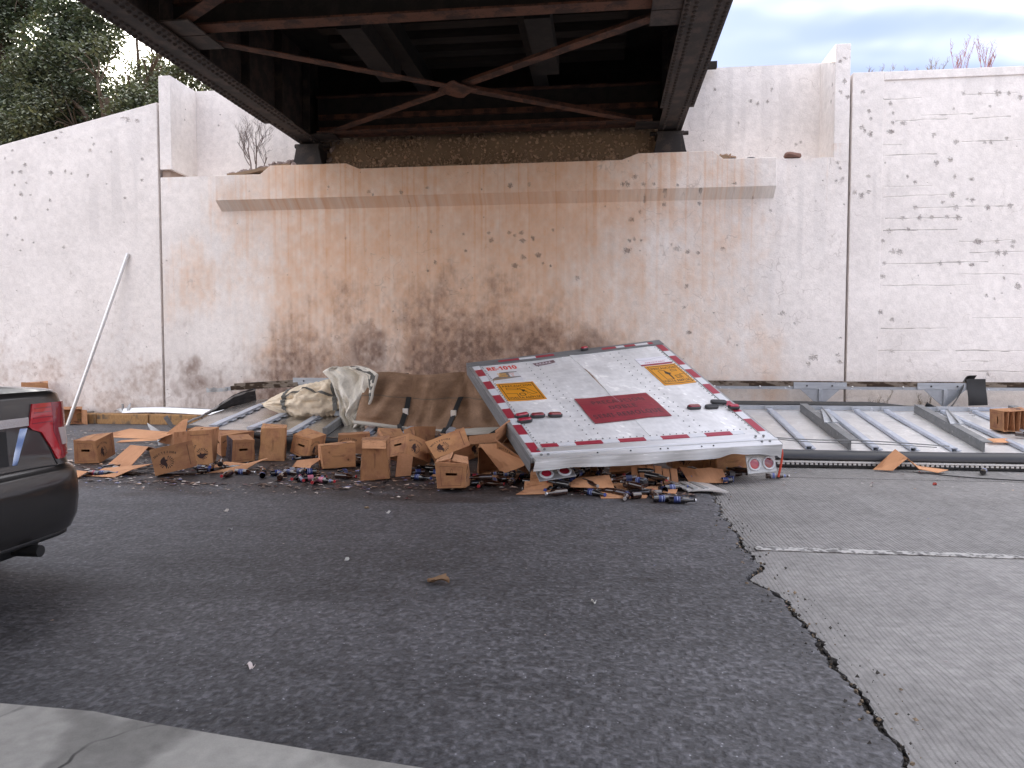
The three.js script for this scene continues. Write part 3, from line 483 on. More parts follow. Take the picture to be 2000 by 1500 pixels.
{
  const dk = [[.11, .14, .065], [.09, .125, .06], [.14, .155, .07]], lt = [[.14, .165, .075], [.17, .18, .08], [.12, .145, .07]];
  leafTree('broadleaf_tree', 'dense dark green tree behind the sloping white wall', [-15.8, 3.4, -6.2], 8.4, [[-.4, 5.4, .2, 1.7], [1.6, 5.0, .6, 1.5], [-1.9, 7.2, 0, 1.6], [.3, 7.3, 0, 1.4], [-2.2, 4.6, .5, 1.6], [.3, 3.6, .8, 1.4], [2.4, 4.0, .9, 1.1], [-1.6, 8.6, -.2, 1.4], [2.1, 6.4, .3, 1.0]], 501, 4600, .115, dk);
  leafTree('broadleaf_tree', 'lighter green bushy tree leaning over the wall beside the left pier', [-12.3, 4.2, -4.8], 5.4, [[-.9, 2.6, .3, 1.0], [.3, 2.8, .3, .95], [1.1, 3.3, .2, .75], [-.2, 3.9, 0, .9], [-1.5, 3.7, 0, .95], [1.3, 4.3, -.2, .6], [-1.9, 2.1, .5, .85], [1.1, 2.3, .4, .8]], 511, 5000, .105, lt);
  leafTree('broadleaf_tree', 'thin sparse tree with bare pale limbs against the bright sky', [-13.6, 4.0, -8.6], 9, [[.3, 6.6, 0, 1.2], [1.4, 5.8, .2, 1.1], [-.2, 7.8, .2, 1.1], [1.5, 7.2, 0, .9], [2.2, 4.9, .2, .9], [.9, 4.7, .2, 1.0], [-.2, 5.2, .4, 1.0], [.4, 3.8, .5, 1.0], [2.6, 5.9, .1, .8]], 521, 1700, .10, lt);
}

// ================================================================ wrecked trailer
const scuff = (seed, base, amp) => tex(1024, 1024, (i, j) => { const x = i / 1024, y = j / 1024, a = fbm(x * 5, y * 5, 4, seed), b = fbm(x * 40, y * 40, 3, seed + 2), c = fbm(x * 9, y * 46, 3, seed + 4), s = ss(.70, .80, fbm(x * 22 + y * 9, y * 26, 3, seed + 6)) * ss(.5, .66, a); const v = (a - .5) * amp + (b - .5) * amp * .5 + (c - .5) * amp * .5 + s * 46; return [base[0] + v, base[1] + v, base[2] + v]; });
const panelM = std({ map: scuff(601, [224, 224, 226], 44), roughness: .45, metalness: .12 });
const aluM = std({ map: scuff(611, [226, 226, 226], 30), roughness: .36, metalness: .6 });
const aluMirror = std({ map: scuff(615, [206, 204, 202], 34), roughness: .26, metalness: .95 });
const aluRough = std({ map: scuff(621, [176, 177, 178], 44), roughness: .52, metalness: .7 });
const galvM = std({ map: scuff(631, [172, 176, 182], 28), roughness: .55, metalness: .55 });
const ribM = std({ map: scuff(641, [198, 206, 220], 24), roughness: .40, metalness: .6 });
const greySteel = std({ map: scuff(651, [128, 130, 132], 30), roughness: .6, metalness: .45 });
const rubber = std({ color: lin(.022, .022, .024), roughness: .55 });
const redTape = std({ color: lin(.34, .022, .048), roughness: .35 }), whiteTape = std({ color: lin(.66, .68, .72), roughness: .35 });
const redLens = phys({ color: lin(.22, .015, .03), roughness: .18, clearcoat: .6 }), redLens2 = phys({ color: lin(.40, .02, .05), roughness: .2, clearcoat: .6 });
const darkPlastic = std({ color: lin(.03, .03, .033), roughness: .5 });
const Q = { BL: V(-.632, .334, 5.772), BR: V(1.762, .384, 4.784), TL: V(-1.704, 1.143, 3.214), TR: V(.713, 1.439, 2.295) };
function onDoor(s, t, off = 0) {
  const p = Q.BL.clone().multiplyScalar((1 - s) * (1 - t)).addScaledVector(Q.BR, s * (1 - t)).addScaledVector(Q.TL, (1 - s) * t).addScaledVector(Q.TR, s * t);
  const ds = Q.BR.clone().sub(Q.BL).multiplyScalar(1 - t).addScaledVector(Q.TR.clone().sub(Q.TL), t), dt = Q.TL.clone().sub(Q.BL).multiplyScalar(1 - s).addScaledVector(Q.TR.clone().sub(Q.BR), s);
  const n = ds.cross(dt).normalize(); const k = ss(.0, .1, s) * ss(1, .9, s) * ss(.06, .2, t) * ss(1, .9, t);
  return p.addScaledVector(n, off + k * (.052 * (fbm(s * 3.1 + 5, t * 3.3, 3, 661) - .5) + .008 * (vn(s * 9, t * 9, 663) - .5)));
}
const patch = (s0, s1, t0, t1, off, th, nu = 2, nv = 2, uw = 1, vh = 1) => sheet((u, v) => onDoor(mix(s0, s1, u), mix(t0, t1, v), off), nu, nv, th, uw, vh);
{
  const d = thing('trailer_rear_wall', 'torn off white aluminium trailer rear with red and white tape leaning on debris', 'trailer', [.1, .0, 4.6]);
  const W = (n, g, m, e) => partW(d, n, g, m, e);
  W('skin_panel', patch(.035, .511, .075, .955, 0, .02, 22, 24, 1, 1), panelM);
  { // right skin, its free edge lifted along the torn seam
    const g = sheet((u, v) => { const s = mix(.507, .965, u), t = mix(.075, .955, v); return onDoor(s - (u < .01 ? .012 * Math.sin(v * 7) * ss(.3, .6, v) : 0), t, .004 + .018 * Math.pow(1 - u, 30) * ss(.42, .6, t) * (.5 + .5 * Math.sin(v * 19))); }, 24, 24, .012); W('skin_panel', g, panelM, { label: 'right hand skin with its seam edge lifted' });
  }
  W('side_rail', patch(-.012, .0395, .0, 1.0, .012, .05, 2, 20), aluRough); W('side_rail', patch(.9605, 1.008, .0, 1.0, .012, .05, 2, 20), aluRough);
  W('side_return', sheet((u, v) => onDoor(-.0122, v, .011 - .14 * u), 2, 20, .006), greySteel);
  W('side_return', sheet((u, v) => onDoor(1.0082, v, -.129 + .14 * u), 2, 20, .006), greySteel);
  W('top_rail', patch(-.013, 1.009, .953, 1.004, .020, .06, 30, 2), greySteel); W('top_return', sheet((u, v) => onDoor(u * 1.02 - .013, 1.0045, .019 - .12 * v), 30, 2, .006), greySteel);
  // sill: flat flange, bright lip, deep face below
  W('sill_flange', patch(-.005, 1.003, .030, .0745, .014, .03, 30, 2), aluM);
  W('sill_lip', patch(-.004, 1.002, .0215, .0295, .030, .03, 30, 1), whiteTape);
  W('sill_face', patch(-.003, 1.001, -.012, .021, .020, .03, 30, 2), aluM);
  W('sill_skirt', sheet((u, v) => { const p = onDoor(mix(.0, 1.0, u), -.013, .016); const drop = .10 + .025 * (vn(u * 14, 1, 671) - .5) - .03 * ss(.72, .80, u) * ss(.98, .9, u) + .03 * ss(.985, 1, u); return p.add(V(-.02 * (1 - v), -drop * (1 - v), .02 * (1 - v) * (1 + Math.sin(u * 31) * .5))); }, 60, 4, .006), aluRough);
  for (const s of [.03, .055, .925, .96]) for (const t of [.052, .012]) { const g = new THREE.CylinderGeometry(.013, .013, .012, 8); const p = onDoor(s, t, .026), q = onDoor(s, t, .5).sub(onDoor(s, t, 0)).normalize(); g.applyQuaternion(new THREE.Quaternion().setFromUnitVectors(V(0, 1, 0), q)); g.translate(p.x, p.y, p.z); W('bolt', g, greySteel); }
  for (const s of [.24, .37, .49, .52, .66, .71]) { const g = new THREE.CylinderGeometry(.009, .009, .008, 7); const p = onDoor(s, .004, .022); g.rotateX(1.2); g.translate(p.x, p.y, p.z); W('bolt', g, darkPlastic); }
  // reflective tape, piece by piece
  const strip = (list, f) => { let prev = null; for (const [a, b] of list) { if (prev !== null) W('white_tape', f(prev, a), whiteTape); W('red_tape', f(a, b), redTape); prev = b; } };
  strip([[.028, .12], [.188, .277], [.339, .433], [.495, .582], [.656, .745], [.815, .899]], (a, b) => patch(.003, .0375, a, b, .0142, .0022, 1, 3));
  W('white_tape', patch(.003, .0375, .8995, .95, .0142, .0022, 1, 2), whiteTape);
  strip([[.091, .191], [.25, .345], [.415, .507], [.572, .662], [.713, .815], [.874, .95]], (a, b) => patch(.963, .998, a, b, .0142, .0022, 1, 3));
  W('white_tape', patch(.963, .998, .036, .0905, .0142, .0022, 1, 2), whiteTape);
  strip([[.058, .122], [.19, .298], [.365, .474], [.542, .657], [.73, .845]], (a, b) => patch(a, b, .083, .106, .0125, .010, 12, 3)); W('white_tape', patch(.8455, .90, .083, .106, .0125, .010, 8, 3), whiteTape);
  for (const [a, b, m] of [[.14, .245, redTape], [.2455, .33, whiteTape], [.3305, .425, redTape], [.68, .755, redTape], [.7555, .80, whiteTape], [.8005, .86, redTape], [.8605, .93, whiteTape], [.9305, .957, redTape]]) W(m === redTape ? 'red_tape' : 'white_tape', patch(a, b, .966, .986, .0222, .0022, 3, 1), m);
  // rivet rows
  { const L = []; const r = rng(673); const put = (s, t) => { const g = new THREE.CylinderGeometry(.006, .008, .005, 6); const p = onDoor(s, t, .008); const q = onDoor(s, t, .3).sub(onDoor(s, t, 0)).normalize(); g.applyQuaternion(new THREE.Quaternion().setFromUnitVectors(V(0, 1, 0), q)); g.translate(p.x, p.y, p.z); L.push(g); };
    for (const [s, st] of [[.05, .022], [.265, .042], [.31, .042], [.70, .042], [.745, .042], [.952, .022]]) for (let t = .12; t < .945; t += st) { if (s > .05 && s < .24 && t > .49) continue; put(s + .004 * (r() - .5), t + .004 * (r() - .5)); }
    for (let s = .06; s < .95; s += .028) put(s, .118);
    W('rivets', merge(L), greySteel, STUFF); }
  // signs
  const sign = (w, h, f) => canvasTex(w, h, f);
  const caution = sign(512, 512, (x, w, h) => {
    x.fillStyle = '#d88f18'; x.fillRect(0, 0, w, h); x.strokeStyle = '#2a1c10'; x.lineWidth = 12; x.strokeRect(30, 30, w - 60, h - 60);
    x.fillStyle = '#241a14'; x.textAlign = 'center'; x.font = 'bold 74px sans-serif'; x.fillText('PRECAUCION', w / 2, 118, w - 100); x.fillText('VUELTA AMPLIA', w / 2, h - 58, w - 90);
    x.lineWidth = 9; x.beginPath(); x.moveTo(48, 300); x.lineTo(190, 300); x.lineTo(190, 400); x.stroke();
    x.strokeRect(90, 150, 150, 42); x.strokeRect(240, 160, 34, 26);
    x.beginPath(); x.moveTo(280, 150); x.lineTo(350, 150); x.lineTo(450, 330); x.lineTo(390, 340); x.lineTo(300, 225); x.stroke();
    x.beginPath(); x.moveTo(268, 190); x.lineTo(330, 205); x.lineTo(318, 228); x.lineTo(350, 250); x.lineTo(300, 250); x.lineTo(285, 270); x.lineTo(280, 225); x.fill();
    x.strokeRect(225, 300, 62, 58); x.beginPath(); x.arc(256, 330, 44, 0, 6.3); x.lineWidth = 5; x.stroke(); x.beginPath(); x.moveTo(330, 290); x.lineTo(330, 330); x.moveTo(345, 350); x.lineTo(352, 395); x.stroke();
  });
  const caution2 = sign(512, 512, (x, w, h) => {
    x.fillStyle = '#d8941c'; x.fillRect(0, 0, w, h); x.strokeStyle = '#2a1c10'; x.lineWidth = 12; x.strokeRect(30, 30, w - 60, h - 60);
    x.fillStyle = '#241a14'; x.textAlign = 'center'; x.font = 'bold 74px sans-serif'; x.fillText('PRECAUCION', w / 2, 118, w - 100); x.fillText('VUELTA AMPLIA', w / 2, h - 58, w - 90);
    x.lineWidth = 9; x.beginPath(); x.moveTo(250, 380); x.lineTo(130, 380); x.lineTo(130, 150); x.lineTo(240, 150); x.stroke(); x.strokeRect(330, 150, 90, 40); x.beginPath(); x.moveTo(470, 280); x.lineTo(400, 280); x.lineTo(400, 380); x.stroke();
    x.beginPath(); x.moveTo(225, 150); x.lineTo(262, 210); x.lineTo(300, 235); x.lineTo(262, 255); x.lineTo(255, 380); x.lineTo(235, 380); x.lineTo(232, 260); x.lineTo(200, 235); x.fill(); x.strokeRect(310, 300, 70, 66); x.lineWidth = 4; x.strokeRect(325, 315, 40, 36);
  });
  const redSign = sign(768, 512, (x, w, h) => {
    x.fillStyle = '#8a2c38'; x.fillRect(0, 0, w, h); const r = rng(675); for (let i = 0; i < 900; i++) { x.fillStyle = r() > .5 ? 'rgba(186,66,78,.16)' : 'rgba(110,36,50,.16)'; x.fillRect(r() * w, r() * h, 10 + r() * 90, 3 + r() * 14); }
    x.fillStyle = '#4c2830'; x.textAlign = 'center'; x.font = 'bold 104px sans-serif'; x.fillText('PRECAUCION', w / 2 + 20, 160, 560); x.fillText('DOBLE', w / 2 + 10, 290, 290); x.fillText('SEMI-REMOLQUE', w / 2, 430, 700);
    x.strokeStyle = 'rgba(214,190,196,.8)'; x.lineWidth = 5; x.beginPath(); x.moveTo(400, 0); x.lineTo(408, 90); x.lineTo(416, 150); x.stroke(); x.lineWidth = 2; for (let i = 0; i < 26; i++) { const a = r() * w, b = r() * h; x.strokeStyle = 'rgba(210,180,186,.4)'; x.beginPath(); x.moveTo(a, b); x.lineTo(a + (r() - .5) * 60, b + r() * 70); x.stroke(); }
  });
  const white = '#d6d6da';
  const re = sign(512, 192, (x, w, h) => { x.fillStyle = white; x.fillRect(0, 0, w, h); x.fillStyle = '#cf3527'; x.font = 'bold 150px sans-serif'; x.textAlign = 'center'; x.strokeStyle = '#cf3527'; x.lineWidth = 9; x.fillText('RE-1010', w / 2, 148, 490); x.strokeText('RE-1010', w / 2, 148, 490); });
  const logo = sign(512, 300, (x, w, h) => { x.fillStyle = white; x.fillRect(0, 0, w, h); x.fillStyle = '#77706c'; x.beginPath(); x.moveTo(0, 250); x.quadraticCurveTo(40, 180, 150, 165); x.lineTo(190, 40); x.lineTo(330, 22); x.lineTo(500, 30); x.lineTo(500, 52); x.lineTo(345, 56); x.lineTo(330, 190); x.lineTo(510, 190); x.lineTo(510, 214); x.lineTo(0, 286); x.fill(); x.strokeStyle = '#d8a24a'; x.lineWidth = 12; x.font = 'bold 150px sans-serif'; x.strokeText('ES', 135, 180, 200); x.lineWidth = 6; x.beginPath(); x.moveTo(0, 268); x.lineTo(330, 215); x.stroke(); x.fillStyle = white; x.font = 'bold 150px sans-serif'; x.fillText('T', 350, 180, 110); x.strokeStyle = '#cc7a62'; x.lineWidth = 7; x.strokeText('T', 350, 180, 110); });
  const small = sign(512, 160, (x, w, h) => { x.fillStyle = white; x.fillRect(0, 0, w, h); x.fillStyle = '#6e545c'; x.beginPath(); x.moveTo(8, 40); x.lineTo(500, 14); x.lineTo(504, 96); x.quadraticCurveTo(300, 150, 40, 150); x.fill(); x.strokeStyle = '#c9c2c8'; x.lineWidth = 15; const r = rng(677); for (let i = 0; i < 5; i++) { const a = 70 + i * 72; x.beginPath(); x.moveTo(a, 120 - i * 5); x.lineTo(a + 34, 62 - i * 4); x.lineTo(a + 52, 116 - i * 5); x.moveTo(a + 4, 70 - i * 3); x.lineTo(a + 48, 88 - i * 3); x.stroke(); } });
  const cert = sign(512, 256, (x, w, h) => { x.fillStyle = '#e4e4ec'; x.fillRect(0, 0, w, h); x.strokeStyle = '#7c7290'; x.lineWidth = 5; x.beginPath(); x.moveTo(0, 60); x.quadraticCurveTo(180, 96, 260, 64); x.quadraticCurveTo(380, 20, 512, 40); x.stroke(); x.fillStyle = '#b8526a'; x.textAlign = 'center'; x.font = 'bold 52px sans-serif'; x.fillText('CERTIFICADO', w / 2, 190, 440); x.strokeStyle = '#c87a8c'; x.lineWidth = 4; x.beginPath(); x.moveTo(40, 130); x.quadraticCurveTo(180, 90, 300, 132); x.quadraticCurveTo(400, 150, 480, 110); x.stroke(); x.fillStyle = '#9a3a4c'; x.fillRect(0, 218, w, 38); });
  const lab = (m) => std({ map: m, roughness: .45 });
  W('caution_sign', patch(.055, .228, .515, .71, .007, .005, 16, 16), lab(caution), { label: 'yellow wide turn warning sticker under the unit number' });
  W('caution_sign', patch(.792, .949, .533, .735, .011, .005, 16, 16), lab(caution2), { label: 'yellow wide turn warning sticker under the certificate' });
  W('warning_sign', patch(.337, .671, .25, .477, .0135, .005, 24, 18), lab(redSign), { label: 'scraped dark red warning placard across the seam' });
  W('unit_number', patch(.057, .211, .861, .935, .007, .005, 14, 8), lab(re)); W('company_logo', patch(.055, .195, .745, .858, .007, .005, 14, 10), lab(logo)); W('small_plate', patch(.293, .408, .878, .934, .007, .005, 10, 6), lab(small)); W('certificate_sticker', patch(.785, .945, .745, .825, .011, .005, 14, 8), lab(cert));
  // marker lamps: lozenges, some hanging out of their seats
  const lamp = (s, t, turn, lift, lens, len = .15) => {
    const p = onDoor(s, t, lift), ex = onDoor(s + .01, t).sub(onDoor(s - .01, t)).normalize(), n = onDoor(s, t, .3).sub(onDoor(s, t, 0)).normalize(), ey = n.clone().cross(ex);
    const cap = (L, r, dep, b) => { const sh = new THREE.Shape(); sh.absarc(L / 2 - r, 0, r, -Math.PI / 2, Math.PI / 2); sh.absarc(-L / 2 + r, 0, r, Math.PI / 2, Math.PI * 1.5); return new THREE.ExtrudeGeometry(sh, { depth: dep, bevelEnabled: true, bevelSize: b, bevelThickness: b, bevelSegments: 1, curveSegments: 7 }); };
    const m = new THREE.Matrix4().makeBasis(ex, ey, n).multiply(new THREE.Matrix4().makeRotationZ(turn)); m.setPosition(p);
    const g = cap(len, .032, .02, .006); g.applyMatrix4(m); const o = W('marker_lamp', g, darkPlastic); const l = cap(len - .022, .022, .022, .007); l.translate(0, 0, .008); l.applyMatrix4(m); if (lens) partW(o, 'lens', l, lens);
  };
  lamp(.063, .348, .12, .012, redLens2); lamp(.124, .332, -.02, .012, redLens); lamp(.199, .334, .04, .012, redLens); lamp(.06, .300, 0, .012, redLens2);
  lamp(.806, .307, .0, .012, redLens); lamp(.886, .303, .0, .012, null); lamp(.931, .325, -.3, .03, null, .17); lamp(.972, .275, -.25, .03, redLens2, .12); lamp(.591, .988, .2, .03, redLens2, .1);
  // lamp plates under both ends of the sill
  const lampPlate = (c, ex, ey, w, h, r) => {
    const n = ex.clone().cross(ey).normalize(); const m = new THREE.Matrix4().makeBasis(ex, ey, n); m.setPosition(c);
    const g = rbox(w, h, .012, .005); g.applyMatrix4(m); const o = W('lamp_plate', g, aluRough);
    for (const s of [-1, 1]) { const ring = new THREE.TorusGeometry(r, .011, 6, 22); ring.translate(s * w * .245, 0, .010); ring.applyMatrix4(m); partW(o, 'lamp_rim', ring, whiteTape); const l = new THREE.SphereGeometry(r, 20, 5, 0, 6.2832, 0, .62); l.rotateX(Math.PI / 2); l.scale(1 / .58, 1 / .58, .5); l.translate(s * w * .245, 0, -r * .40 + .008); l.applyMatrix4(m); partW(o, 'tail_lamp', l, s < 0 ? redLens2 : redLens); }
  };
  lampPlate(V(-.45, .185, 5.60), V(.93, .10, -.35).normalize(), V(-.06, .55, -.83).normalize().sub(V(.93, .10, -.35).normalize().multiplyScalar(V(-.06, .55, -.83).normalize().dot(V(.93, .10, -.35).normalize()))).normalize(), .36, .17, .058);
  { const ex = V(.93, .04, -.36).normalize(); let ey = V(-.08, .96, -.22); ey = ey.sub(ex.clone().multiplyScalar(ey.dot(ex))).normalize(); lampPlate(V(1.57, .19, 4.82), ex, ey, .33, .19, .060); }
  W('orange_strap', tube([[1.70, .39, 4.80], [1.77, .34, 4.79], [1.775, .2, 4.78], [1.75, .05, 4.77]], .012, 14, 5), std({ color: lin(.55, .06, .03), roughness: .6 }));
}
// ---------------------------------------------------------------- trailer side laid flat, right of the door
const ySide = z => .175 + (3.72 - z) * .085;
{
  const p = thing('trailer_sidewall', 'flattened aluminium trailer side with ribs facing up and black lower rail', 'trailer panel', [4.4, .0, 2.3]);
  const W = (n, g, m, e) => partW(p, n, g, m, e);
  W('skin', sheet((u, v) => { const x = 1.25 + 7.6 * u, z = 3.69 - 2.79 * v; return V(x + .14 * v, ySide(z) + .030 * (fbm(x * 1.6, z * 1.3, 3, 681) - .5) * Math.sin(Math.PI * clamp(v)), z); }, 90, 26, .006, 7.6, 2.8), aluM);
  const rib = (xf, xb, deep) => {
    const A = V(xf, ySide(3.63) + .012, 3.63), B = V(xb, ySide(1.0) + .012, 1.0);
    if (deep) { const g = merge([bar(A.clone().add(V(0, .045, 0)), B.clone().add(V(0, .045, 0)), .022, .11), bar(A.clone().add(V(.04, .102, 0)), B.clone().add(V(.04, .102, 0)), .10, .012)]); W('deep_rib', uvBox(g, 1, 1), greySteel); }
    else { const g = merge([bar(A.clone().add(V(0, .028, 0)), B.clone().add(V(0, .028, 0)), .055, .012), bar(A.clone().add(V(-.03, .014, 0)), B.clone().add(V(-.03, .014, 0)), .010, .036), bar(A.clone().add(V(.03, .014, 0)), B.clone().add(V(.03, .014, 0)), .010, .036), bar(A.clone().add(V(.055, .002, 0)), B.clone().add(V(.055, .002, 0)), .045, .008)]); W('rib', uvBox(g, 1, 1), ribM); W('rib_clip', rbox(.12, .05, .035, .006, xb, ySide(.97) + .045, .965), galvM); }
  };
  rib(2.344, 2.46, 0); rib(2.796, 2.91, 1); rib(3.075, 3.28, 0); rib(3.48, 3.70, 0); rib(3.916, 4.12, 0); rib(4.226, 4.52, 1); rib(4.695, 4.90, 0); rib(1.75, 1.88, 0); rib(5.1, 5.34, 0); rib(5.55, 5.80, 1); rib(6.1, 6.3, 0); rib(6.7, 6.9, 0);
  // head channel along the wall side
  W('head_channel', uvBox(merge([boxR(1.3, 5.3, ySide(.9) + .006, ySide(.9) + .070, .86, .90), boxR(1.3, 5.3, ySide(.9) + .058, ySide(.9) + .070, .76, .86)]), 1, 1), galvM);
  W('head_channel', uvBox(merge([boxR(5.32, 8.9, ySide(.9) + .004, ySide(.9) + .060, .72, .76)]), 1, 1), ribM);
  W('black_seal', sheet((u, v) => { const x = 1.2 + 3.45 * u; return V(x, ySide(.8) + .075 + .045 * v - .055 * ss(.78, 1, u), .82 - .06 * v + .05 * ss(.8, 1, u)); }, 60, 3, .012), rubber);
  // black lower rail with bright edge below it
  const seg = 70; W('bottom_rail', sheet((u, v) => { const x = 1.1 + 7.8 * u, a = v * Math.PI * .62; return V(x, .085 + .105 * Math.sin(a + .1) + .008 * (vn(x * 2, 3, 683) - .5), 3.80 - .10 * (1 - Math.cos(a)) + .012 * (fbm(x * 2.2, 5, 2, 685) - .5)); }, seg, 8, .008), std({ color: lin(.035, .036, .042), roughness: .38 }));
  W('rail_lip', boxR(1.1, 8.9, .060, .079, 3.745, 3.815), aluM);
  W('rail_teeth', merge(Array.from({ length: 150 }, (_, i) => box(.032, .02, .02, 1.15 + i * .0515, .044, 3.79))), aluM, STUFF);
  W('rail_foot', boxR(1.1, 8.9, .006, .033, 3.70, 3.785), rubber);
  W('torn_wire', tube([[1.66, .43, 4.55], [2.3, .33, 3.9], [3.0, .30, 3.7], [3.85, .25, 3.66]], .006, 30, 4), greySteel); W('torn_wire', tube([[1.66, .42, 4.52], [2.3, .30, 3.86], [3.1, .27, 3.72], [3.7, .24, 3.70]], .005, 30, 4), greySteel);
}
// ---------------------------------------------------------------- crumpled side left of the door
{
  const p = thing('trailer_sidewall', 'crumpled aluminium trailer side with torn black edge lying behind the cartons', 'trailer panel', [-4, 0, 2.2]);
  const W = (n, g, m, e) => partW(p, n, g, m, e);
  const P = (u, v) => { const x = mix(-5.72, -1.0, u), z = 3.33 - 2.35 * v - .42 * ss(.16, 0, u) * (1 - v); const y = .235 + .12 * (3.33 - z) + .045 * Math.sin(u * 9 + v * 2) * (1 - v) * (.4 + .6 * (1 - u)) + .05 * (fbm(u * 5, v * 3, 3, 691) - .5) - .03 * Math.exp(-Math.pow((u - .32) / .06, 2)) * (1 - v); return V(x + .10 * v, y, z); };
  W('skin', sheet(P, 80, 34, .006, 4.7, 2.4), aluMirror);
  W('black_edge', sheet((u, v) => { const q = P(u, 0); return V(q.x, q.y - .012 - .085 * (1 - v) * (.75 + .4 * vn(u * 9, 2, 693)), q.z + .012 + .02 * Math.sin(v * 3)); }, 80, 3, .008), rubber);
  const rib = (u0, u1, deep) => { const L = []; const n = 8; for (let k = 0; k < n; k++) { const a = P(mix(u0, u1, k / n), .015 + .93 * k / n), b = P(mix(u0, u1, (k + 1) / n), .015 + .93 * (k + 1) / n); a.y += deep ? .055 : .026; b.y += deep ? .055 : .026; L.push(bar(a, b, deep ? .05 : .10, deep ? .10 : .03)); if (!deep) { a.y -= .014; b.y -= .014; L.push(bar(a, b, .17, .010)); } } W(deep ? 'deep_rib' : 'rib', uvBox(merge(L), 1, 1), deep ? greySteel : ribM); };
  rib(.115, .075, 0); rib(.235, .20, 0); rib(.345, .31, 0); rib(.45, .415, 1); rib(.56, .53, 0); rib(.68, .65, 0); rib(.8, .78, 0); rib(.92, .9, 0);
  // torn frame standing up along the left end
  W('torn_frame', sheet((u, v) => { const q = P(0, u).add(V(-.03, 0, 0)); const h = .035 + .13 * ss(.25, .75, u) * (1 + .25 * vn(u * 10, 1, 695)); return V(q.x - .10 * (1 - v) * (1 - u) + .05 * vn(u * 17, 3, 696) * (1 - v) - .02, q.y - .015 + h * v, q.z + .01); }, 40, 4, .012), std({ map: scuff(697, [58, 58, 60], 46), roughness: .55, metalness: .5 }));
  W('torn_frame_lip', tube(Array.from({ length: 16 }, (_, i) => { const u = i / 15, q = P(0, u); return V(q.x - .05 + .03 * (vn(i * 1.7, 5, 698) - .5), q.y + .02 + .13 * ss(.25, .75, u) + .015 * (vn(i * 2.3, 8, 699) - .5), q.z); }), .016, 60, 5), aluRough);
  W('bent_corner', sheet((u, v) => { const a = -1.0 + 2.1 * v; return V(-6.10 + .22 * Math.sin(a) + .28 * u * (1 - v * .5), .05 + .26 * (1 - v) * (1 - .55 * u), 2.95 + .34 * v + .05 * u); }, 6, 10, .008), aluRough);
  W('bent_spike', extr([[0, 0], [.10, -.16], [.16, -.17], [.05, .04]], .02).rotateY(.5).translate(-6.15, .37, 2.78), greySteel);
}
// ---------------------------------------------------------------- side rail with brackets along the wall
const woodOld = std({ map: tex(512, 128, (i, j) => { const a = fbm(i / 40, j / 6, 4, 701), k = ss(.42, .62, fbm(i / 60 + 8, j / 30, 4, 703)); return [mix(60, 128, k) + 30 * (a - .5), mix(46, 116, k) + 26 * (a - .5), mix(34, 104, k) + 20 * (a - .5)]; }), roughness: .95 });
function railBracket(t, x, y, z, foot, sc = 1) {
  const W = (n, g, m) => partW(t, n, g, m);
  const pl = W('bracket_plate', rbox(.80 * sc, .105, .014, .004, x, y - .06, z + .062), galvM);
  for (const o of [-.2, .18]) { const g = new THREE.CylinderGeometry(.014, .014, .012, 10); g.rotateX(Math.PI / 2); g.translate(x + o * sc, y - .06, z + .072); partW(pl, 'bolt', g, darkPlastic); }
  const gs = extr([[-.30 * sc, 0], [.30 * sc, 0], [.035, -.25], [-.035, -.25]], .010, .002); gs.translate(x, y - .114, z + .052); W('gusset', gs, galvM);
  W('bracket_web', rbox(.055, .26, .045, .006, x, y - .24, z + .082), galvM);
  // leg sweeping forward to its foot on the panel
  const a = V(x, y - .36, z + .075), b = V(...foot), N = 12; const c1 = a.clone().add(V(.01, -.10, .10)), c2 = b.clone().add(V(-.03, .20, -.30));
  const cv = new THREE.CubicBezierCurve3(a, c1, c2, b);
  W('leg', sheet((u, v) => { const q = cv.getPoint(1 - v), w = mix(.045, .15 * sc, Math.pow(1 - v, 3)); return V(q.x + (u - .5) * w * 2 * .62, q.y, q.z + (u - .5) * -.06); }, 2, N, .014), galvM);
  W('leg_stiffener', sheet((u, v) => { const q = cv.getPoint(1 - v); return V(q.x, q.y + .008, q.z + .055 * u + .004); }, 2, N, .010), greySteel);
}
